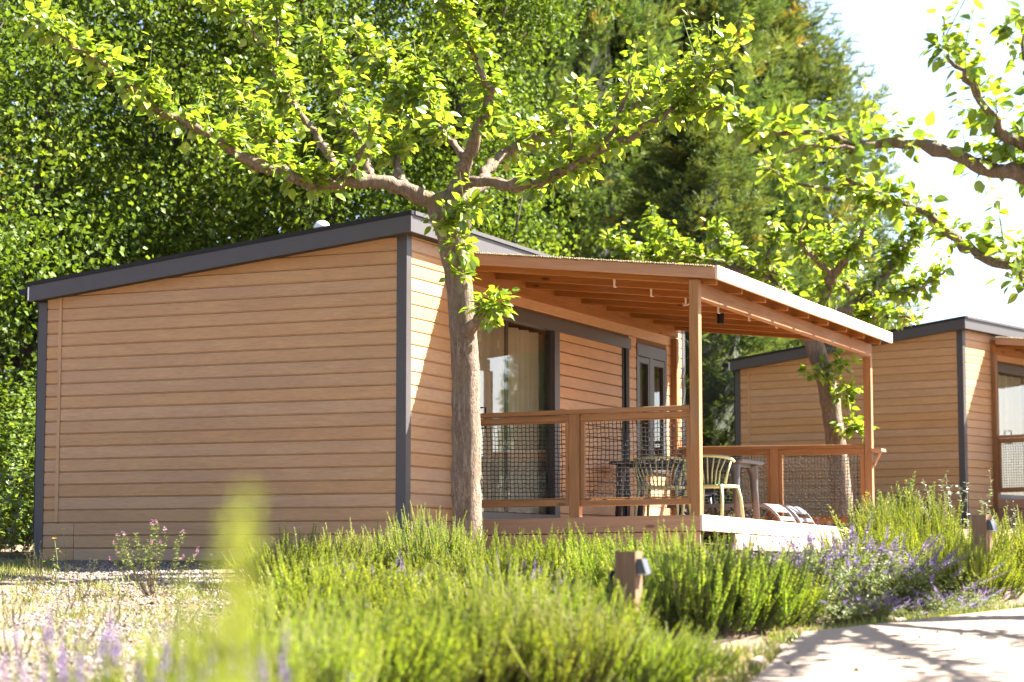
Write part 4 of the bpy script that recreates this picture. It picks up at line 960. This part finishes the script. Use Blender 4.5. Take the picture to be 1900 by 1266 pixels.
def flower_plant(seed, n, H, R, leaf, nl, mats, spikes, spike_len, petal, lw=1.0, dens=70, leaf_to=.9, lean=.7, pets=8, leaf_from=.06, base=.35):
    rng = np.random.default_rng(seed); st = stems_of(rng, n, H, R, lean, .05, 6, base)
    P, D, Nn, S, r = [], [], [], [], []; fp, fd, fn, fs, fr = [], [], [], [], []; mb = MB()
    for j, p in enumerate(st):
        L = np.linalg.norm(np.diff(p, axis=0), axis=1).sum(); k = max(3, int(dens*L)); t = rng.uniform(leaf_from, leaf_to, k); c, T = along(p, t)
        o = rng.normal(0, 1, (k, 3)); o -= T*np.sum(o*T, 1)[:, None]; o /= np.linalg.norm(o, axis=1)[:, None]
        P.append(c); D.append(T*.55+o+np.array([0, 0, -.15])); Nn.append(T+rng.normal(0, .45, o.shape)); S.append(nl*rng.uniform(.5, 1.15, k)); r.append(np.clip(rng.normal(.5, .2, k), 0, 1))
        mb.tube(p, np.linspace(.004, .0016, len(p)), 3, False)
        if rng.random() < spikes:
            T = p[-1]-p[-2]; T /= np.linalg.norm(T); T = T+rng.normal(0, .12, 3); L = spike_len*rng.uniform(.6, 1.2); e = p[-1]+T*L; mb.tube([p[-1], (p[-1]+e)/2, e], [.0022, .0018, .001], 3, False)
            for q in np.arange(.05, 1.0, .016/L*1.1):
                for _ in range(pets):
                    a = rng.normal(0, 1, 3); a -= T*(a@T); a /= np.linalg.norm(a); fp.append(p[-1]+(e-p[-1])*q+a*.004); fd.append(a+T*.5+rng.normal(0, .3, 3)); fn.append(T+rng.normal(0, .4, 3)); fs.append(petal*(1.15-.7*q)*rng.uniform(.6, 1.2)); fr.append(np.clip(rng.normal(.62-.3*q, .25), 0, 1))
    V, Fc, rv = scatter(np.concatenate(P), np.concatenate(D), np.concatenate(Nn), np.concatenate(S), LANCE_V*np.array([lw, 1, 1]), QUAD_F, np.concatenate(r))
    me = mesh_np('leaves', V, Fc, [mats[0]], rnd=rv); fl = None
    if fp:
        V, Fc, rv = scatter(np.array(fp), np.array(fd), np.array(fn), np.array(fs), QUAD_V*np.array([.85, 1, 1]), QUAD_F, np.array(fr)); fl = mesh_np('flowers', V, Fc, [mats[1]], rnd=rv)
    return me, mb.mesh('stems', M['stem']), fl
def zmax(me):
    a = np.empty(len(me.vertices)*3, np.float32); me.vertices.foreach_get('co', a); return float(a[2::3].max())
def plant(name, parts, loc, rz, s, label, cat, group):
    o = empty(name, loc, rz); o.scale = s if isinstance(s, tuple) else (s, s, s)
    obj('foliage', parts[0], o, kind='stuff'); obj('stems', parts[1], o, kind='stuff')
    if len(parts) > 2 and parts[2]: obj('flowers', parts[2], o, kind='stuff')
    return tag(o, label, cat, group)
RM = [rosemary_mesh(100+i, 150, .72, .46, 300, .020, 1.45, 2) for i in range(3)]
rng = np.random.default_rng(77); GRo = 'rosemary bushes of the planted bed'
# (pixel column, distance, pixel row of the top, half-width scale, label)
ROS = [
 (560, 15.6, 959, 1.0, 'rosemary bush at the left end of the bed before the shaded end wall'),
 (665, 16.2, 959, 1.0, 'rosemary bush with tall spires below the dark corner trim'),
 (795, 16.0, 926, .95, 'rosemary bush with the tallest spire just left of the mulberry trunk foot'),
 (930, 15.2, 969, 1.0, 'rosemary bush right of the mulberry trunk foot'),
 (1060, 15.0, 959, 1.0, 'rosemary bush below the middle of the near netted railing'),
 (1165, 14.2, 969, 1.0, 'rosemary bush behind the nearer bollard'),
 (1270, 13.6, 949, 1.0, 'rosemary bush under the porch corner post'),
 (600, 11.6, 996, 1.0, 'rosemary bush left of centre, in the second row of the bed'),
 (760, 11.3, 1012, 1.0, 'rosemary bush among lilac flower spikes, left of the mid bed'),
 (930, 11.0, 998, 1.05, 'rosemary bush in mid bed straight below the mulberry trunk'),
 (1050, 10.0, 1042, .95, 'rosemary bush left of and before the nearer bollard'),
 (1310, 11.9, 962, 1.15, 'large upright rosemary bush right of the nearer bollard'),
 (1395, 12.4, 989, .95, 'rosemary bush between the big upright one and the sage'),
 (350, 5.6, 1106, .75, 'blurred rosemary bush low at the left of the bed, nearest the gravel'),
 (500, 7.4, 1068, .9, 'blurred rosemary bush at the left of the front row'),
 (660, 8.3, 1048, 1.0, 'blurred rosemary bush in front, left of centre'),
 (830, 8.7, 1042, 1.0, 'blurred rosemary bush in front at bottom centre'),
 (985, 8.9, 1061, 1.0, 'blurred rosemary bush in front, right of bottom centre'),
 (1140, 9.1, 1111, .95, 'blurred rosemary bush at the right end of the front row'),
 (1225, 9.6, 1164, .7, 'low rosemary bush right below the nearer bollard'),
 (1640, 15.3, 949, 1.1, 'rosemary bush right of the far porch post'),
 (1735, 15.9, 934, 1.1, 'rosemary bush left of the farther bollard'),
 (1800, 14.6, 974, .9, 'yellowing rosemary bush at the foot of the farther bollard'),
 (1880, 16.6, 934, 1.1, 'rosemary bush right of the farther bollard at the picture edge'),
 (1560, 15.9, 974, 1.0, 'rosemary bush behind the purple sage under the bright porch fascia board'),
 (1690, 18.6, 889, 1.0, 'rosemary bush farther back below the upper cabin'),
 (215, 5.2, 1165, .6, 'blurred low rosemary bush at the bottom left before the gravel'),
]
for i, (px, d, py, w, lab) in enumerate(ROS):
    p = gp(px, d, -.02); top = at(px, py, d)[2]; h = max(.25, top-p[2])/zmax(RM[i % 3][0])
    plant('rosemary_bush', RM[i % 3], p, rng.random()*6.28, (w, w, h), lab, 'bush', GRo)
SG = [flower_plant(200+i, 70, .62, .55, 'sage', .055, (M['sage'], M['purple']), .75, .16, .014, dens=85) for i in range(2)]
SG.append(flower_plant(205, 60, .62, .55, 'sage', .05, (M['sage'], M['purple']), .9, .17, .021, dens=60)); GS = 'purple-flowering sage clumps'
for i, (px, d, py, w, lab) in enumerate([
 (1480, 13.2, 955, 1.05, 'purple-flowering sage clump right of the upright rosemary'),
 (1575, 13.7, 950, 1.1, 'purple-flowering sage clump at the middle of the path edge'),
 (1425, 13.5, 985, .8, 'small purple-flowering sage clump before the bright porch edge, left of the bigger clumps'),
 (1530, 14.5, 968, .9, 'purple-flowering sage clump behind the others, rising against the bright porch edge'),
 (1665, 14.0, 985, 1.0, 'purple-flowering sage clump before the far porch post'),
 (1760, 13.6, 1075, .8, 'low lilac-flowering sage clump spilling to the path near the farther bollard'),
 (1520, 12.6, 1060, .75, 'low grey-green sage clump with yellowed leaves by the path corner'),
 (1610, 12.75, 1100, .6, 'low sage clump at the path edge beside the reddish stones'),
 (1700, 13.15, 1105, .6, 'low sage clump at the path edge between the stones and the farther bollard'),
 (700, 12.6, 1020, .7, 'lilac-flowering sage clump between the rosemary rows at left'),
 (970, 12.8, 1015, .6, 'small lilac-flowering sage right below the mulberry trunk'),
 (250, 5.4, 1130, .62, 'blurred lilac-flowering sage clump at the bottom left'),
 (430, 5.0, 1160, .6, 'blurred lilac-flowering sage clump in front of the gravel, right of the corner one'),
 (75, 6.2, 1120, .4, 'blurred small lilac sage near the left edge'),
]):
    p = gp(px, d, -.02); top = at(px, py, d)[2]; sg = SG[2 if d < 8 else i % 2]; h = max(.2, top-p[2])/zmax(sg[2])
    plant('sage_plant', sg, p, rng.random()*6.28, (w, w, h), lab, 'shrub', GS)
# pale shrub, olives, the flowering shrub on the gravel
pale = rosemary_mesh(140, 46, .95, .42, 150, .05, 1.5, 4)
pale[0].materials[0] = M['sage']
p = gp(1660, 19.5); plant('pale_shrub', pale, p, .4, (1.0, 1.0, (at(1660, 885, 19.5)[2]-p[2])/.98), 'pale yellow-green shrub right of the far porch post', 'shrub', None)
OL = flower_plant(220, 16, 1.0, .5, 'olive', .042, (M['olive'], M['purple']), 0, .1, .01, 1.2, 90, 1.0, .9)
p = gp(1795, 19.0); plant('olive_shrub', OL, p, 1.0, (1.0, 1.0, (at(1795, 838, 19.0)[2]-p[2])/1.0), 'silvery thin-stemmed olive shrub before the corner of the farther cabin', 'shrub', None)
p = gp(1895, 18.4); plant('olive_shrub', OL, p, 2.6, (.9, .9, (at(1895, 905, 18.4)[2]-p[2])/1.0), 'silvery olive shrub cut by the right picture edge', 'shrub', None)
RK = flower_plant(230, 24, .95, .30, 'rock', .032, (M['sage'], M['pink']), .6, .06, .015, 1.3, 85, 1.0, .9, 5, .5, .10)
p = gp(283, 14.8); plant('pink_shrub', RK, p, .3, (.95, .95, (at(283, 950, 14.8)[2]-p[2])/.95), 'straggly pink-flowered shrub on the gravel before the end wall', 'shrub', None)
LA = flower_plant(240, 40, 1.5, .8, 'laurel', .075, (M['shrub'], M['purple']), 0, .1, .01, 1.9, 34, 1.0, .8)
p = gp(15, 22.5); plant('laurel_shrub', LA, p, .3, (1, 1, (at(15, 765, 22.5)[2]-p[2])/1.5), 'broad-leaved sunlit shrub at the left edge beside the downpipe', 'shrub', 'laurels at the cabin corner')
p = gp(-70, 24); plant('laurel_shrub', LA, p, 2.3, (1.3, 1.3, 1.2), 'broad-leaved shrub just beyond the left edge', 'shrub', 'laurels at the cabin corner')
HG = flower_plant(250, 150, 2.3, 1.3, 'hedge', .07, (M['poplar'], M['purple']), 0, .1, .01, 2.2, 60, 1.0, .5)
for px, d, lab in ((-60, 25.5, 'dark hedge bush left of the cabin, cut by the picture edge'), (25, 27.5, 'dark hedge bush behind the downpipe corner'), (95, 30, 'dark hedge bush hidden behind the cabin, glimpsed left of the downpipe')):
    plant('hedge_bush', HG, gp(px, d), px*.7, (1.2, 1.2, 1.1), lab, 'bush', 'dark hedge left of the cabin')
# foreground sprig close to the lens
def near_sprigs(px, d, tops, seed, label):
    base = gp(px, d); rg = np.random.default_rng(seed); st = []
    for tx, ty in tops:
        e = at(tx, ty, d+rg.normal(0, .05)) - base; t = np.linspace(0, 1, 14)[:, None]
        st.append(np.array([0, 0, 1.0])*e[2]*t + np.array([e[0], e[1], 0])*t**.8 + rg.normal(0, .0025, (14, 3))*t)
    plant('rosemary_sprig', rosemary_mesh(seed, 0, 1, 1, 170, .026, 1.2, 0, st), base, 0, 1.0, label, 'plant', 'sprigs close to the lens')
near_sprigs(437, 1.5, [(455, 898), (438, 935), (468, 960), (425, 990), (450, 1010), (410, 1050), (480, 1060), (440, 1075), (395, 1110), (465, 1120), (500, 1140)], 152, 'tall rosemary sprig close to the lens, melted into a green blur before the end wall')
near_sprigs(350, 2.2, [(330, 1105), (352, 1085), (375, 1120), (345, 1150), (390, 1165), (310, 1170)], 153, 'shorter blurred rosemary sprigs close to the lens, left of the tall one')
# straggling weeds on the gravel
WD = [flower_plant(260+i, 7, .42, .16, 'weed', .030, (M['grass'], M['purple']), 0, .1, .01, .9, 45, 1.0, .8) for i in range(2)]
DS = [flower_plant(270+i, 4, .55, .10, 'stalk', .016, (M['sage'], M['pink']), 0, .1, .01, .8, 60, 1.0, .6, 5, .5) for i in range(2)]
for i, (px, d, h, lab) in enumerate([(95, 16.4, 1.0, 'small green weed at the foot of the left wall corner'), (20, 13.0, .8, 'low weed on the sand at the left edge'), (210, 12.6, .7, 'low green weed in the middle of the gravel'), (330, 12.2, .9, 'leafy weed right of the pink-flowered shrub foot'), (395, 14.6, .9, 'green weed between the pink-flowered shrub and the rosemary'), (150, 11.0, .8, 'low weed lower on the gravel at left'), (35, 10.6, .9, 'thin weed near the bottom left corner'), (455, 13.4, .8, 'weed just left of the first rosemary')]):
    plant('weed', WD[i % 2], gp(px, d, -.01), i*1.1, (1.1, 1.1, h), lab, 'weed', 'weeds on the gravel')
for i, (px, d, h, lab) in enumerate([(72, 15.2, 1.2, 'pale dry stalk before the dark corner trim'), (122, 13.6, .9, 'brown dry stalk left of the pink-flowered shrub'), (150, 13.9, 1.0, 'taller brown dry stalk next to the pink-flowered shrub'), (28, 12.4, .8, 'dry stalk near the left picture edge')]):
    plant('dry_stalk', DS[i % 2], gp(px, d, -.01), i*2.1, (1, 1, h), lab, 'weed', 'dry stalks on the gravel')
# poppy and yellow flowers
def small_flower(name, top, petals, mat, size, label, cat, group=None):
    g = np.array([top[0]+.02, top[1], float(gz(top[0], top[1]))]); root = empty(name, g); rel = np.array(top)-g; rr = np.random.default_rng(int(abs(top[0])*1000))
    mb = MB(); mb.tube([(0, 0, 0), rel*.5+np.array([.015, .01, 0]), rel], [.003, .0025, .002], 5); mb.obj('stem', M['gstem'], root)
    a = np.linspace(0, 2*math.pi, petals, endpoint=False); D = np.c_[np.cos(a), np.sin(a), np.full(petals, .35)]
    V, Fc, rv = scatter(np.repeat(rel[None], petals, 0), D, np.repeat(np.array([[0, 0, 1.0]]), petals, 0)+rr.normal(0, .1, (petals, 3)), np.full(petals, size), QUAD_V*np.array([1.35, 1, 1]), QUAD_F, rr.random(petals)); obj('petals', mesh_np('petals', V, Fc, [mat], rnd=rv), root)
    n = 7; P = np.linspace(.1, .5, n)[:, None]*rel; D = rr.normal(0, 1, (n, 3)); V, Fc, rv = scatter(P, D, rr.normal(0, .3, (n, 3))+np.array([0, 0, 1]), np.full(n, .05), LANCE_V, QUAD_F, rr.random(n)); obj('leaves', mesh_np('leaves', V, Fc, [M['grass']], rnd=rv), root)
    return tag(root, label, cat, group)
small_flower('poppy', at(1328, 968, 16.4), 5, M['red'], .034, 'single red poppy before the bright porch edge board', 'flower')
GY = 'yellow daisies by the end wall'
small_flower('yellow_daisy', at(101, 1000, 17.0), 9, M['yellow'], .022, 'lower of the two yellow daisies beside the left wall corner', 'flower', GY)
small_flower('yellow_daisy', at(117, 983, 17.2), 9, M['yellow'], .022, 'upper of the two yellow daisies beside the left wall corner', 'flower', GY)

# ------------------------------------------------------------------ gravel, stones, grass
def build_litter():
    rng = np.random.default_rng(9); n = 150; a, b = rng.uniform(0, 1.6, n), rng.uniform(0, 1.2, n)
    P = PC + (PL-PC)*a[:, None] + (PR-PC)*b[:, None]; P[:, 2] = gz(P[:, 0], P[:, 1]) + .064
    V, Fc, rv = scatter(P, rng.normal(0, 1, (n, 3))*np.array([1, 1, .1]), rng.normal(0, .35, (n, 3))+np.array([0, 0, 1]), rng.lognormal(math.log(.012), .5, n), QUAD_V*np.array([1, 1, 2.5]), QUAD_F, rng.uniform(.3, 1, n))
    m = plain('dry_leaf', (.13, .085, .04), .9, var=.5); obj('leaf_litter', mesh_np('leaf_litter', V, Fc, [m], rnd=rv), kind='stuff')
build_litter()
def build_gravel():
    rng = np.random.default_rng(5); n = 30000
    d = np.where(rng.random(n) < .45, rng.uniform(16.5, 20.8, n), rng.uniform(9.0, 17, n)); px = rng.uniform(-40, 640, n)
    P = CAM + (d[:, None]*FWD) + ((px-950)/F_PX*d)[:, None]*RGT
    k = (P[:, 1] < -.02); P = P[k]; d = d[k]; n = len(P); P[:, 2] = gz(P[:, 0], P[:, 1]) + .012
    S = rng.lognormal(math.log(.0075), .45, n); tv = np.array([(1, 0, 0), (-1, 0, 0), (0, 1, 0), (0, -1, 0), (0, 0, .7), (0, 0, -.5)]); tf = np.array([(0, 2, 4), (2, 1, 4), (1, 3, 4), (3, 0, 4), (2, 0, 5), (1, 2, 5), (3, 1, 5), (0, 3, 5)])
    V, Fc, rv = scatter(P, rng.normal(0, 1, (n, 3))*np.array([1, 1, .2]), rng.normal(0, .3, (n, 3))+np.array([0, 0, 1]), S, tv, tf, rng.random(n))
    m, nt, b = newmat('pebbles'); b.inputs['Roughness'].default_value = .9; a = N(nt, 'ShaderNodeAttribute', attribute_name='rnd')
    nt.links.new(ramp(nt, a.outputs['Fac'], [(0, (.07, .055, .044)), (.5, (.15, .123, .10)), (1, (.30, .255, .215))]), b.inputs['Base Color'])
    obj('gravel', mesh_np('gravel', V, Fc, [m], rnd=rv), kind='stuff')
build_gravel()
def build_grass():
    rng = np.random.default_rng(6); P = []
    def tuft(c, n, s):
        P.append(c + np.c_[rng.normal(0, s, n), rng.normal(0, s, n), np.zeros(n)])
    for _ in range(120):                                   # dry grass on the gravel at left
        tuft(gp(rng.uniform(-20, 480), rng.uniform(10, 17.5)), rng.integers(8, 30), .06)
    for _ in range(50): tuft(gp(rng.uniform(-40, 70), rng.uniform(17.5, 21)), 40, .12)
    for t in np.linspace(-.1, 1.4, 120):                   # along the path edges
        tuft(PC+(PR-PC)*t+np.array([0, 0, 0])-(PL-PC)*rng.uniform(.02, .16), rng.integers(14, 40), .06)
    for t in np.linspace(0, 2.2, 90): tuft(PC+(PL-PC)*t-(PR-PC)*rng.uniform(.02, .22), rng.integers(8, 26), .05)
    P = np.concatenate(P); P[:, 2] = gz(P[:, 0], P[:, 1]) - .005; n = len(P)
    V, Fc, rv = scatter(P, rng.normal(0, .5, (n, 3))+np.array([0, 0, 1.0]), rng.normal(0, 1, (n, 3)), rng.uniform(.03, .10, n), NEED_V*np.array([.40, 1, 4]), QUAD_F, np.clip(rng.normal(.55, .28, n), 0, 1))
    obj('grass', mesh_np('grass', V, Fc, [M['grass']], rnd=rv), kind='stuff')
build_grass()
def stone(p, s, seed, label):
    rng = np.random.default_rng(seed); u = np.linspace(0, math.pi, 7); v = np.linspace(0, 2*math.pi, 11)[:-1]; V = []
    for a in u: V.append(np.c_[np.sin(a)*np.cos(v), np.sin(a)*np.sin(v), np.full(10, math.cos(a)*.7)]*(1+rng.normal(0, .07, (10, 1))))
    V = np.concatenate(V)*s; i, j = np.meshgrid(np.arange(6), np.arange(10), indexing='ij'); i = i.ravel(); j = j.ravel(); k = (j+1) % 10
    o = obj('stone', mesh_np('stone', V, np.stack([i*10+j, (i+1)*10+j, (i+1)*10+k, i*10+k], 1), [M['stone']], smooth=True)); o.location = p; tag(o, label, 'stone', 'stones at the path edge')
for px, d, s, lab in ((1672, 12.35, .055, 'rounded reddish stone at the path edge under the sage'), (1650, 12.6, .05, 'reddish stone half hidden in the sage behind the rounded one'), (1455, 10.6, .06, 'pale stone on the soil left of the path corner'), (1405, 10.0, .05, 'small pale stone near the bottom edge left of the path')):
    stone(gp(px, d, .015), s, int(px), lab)
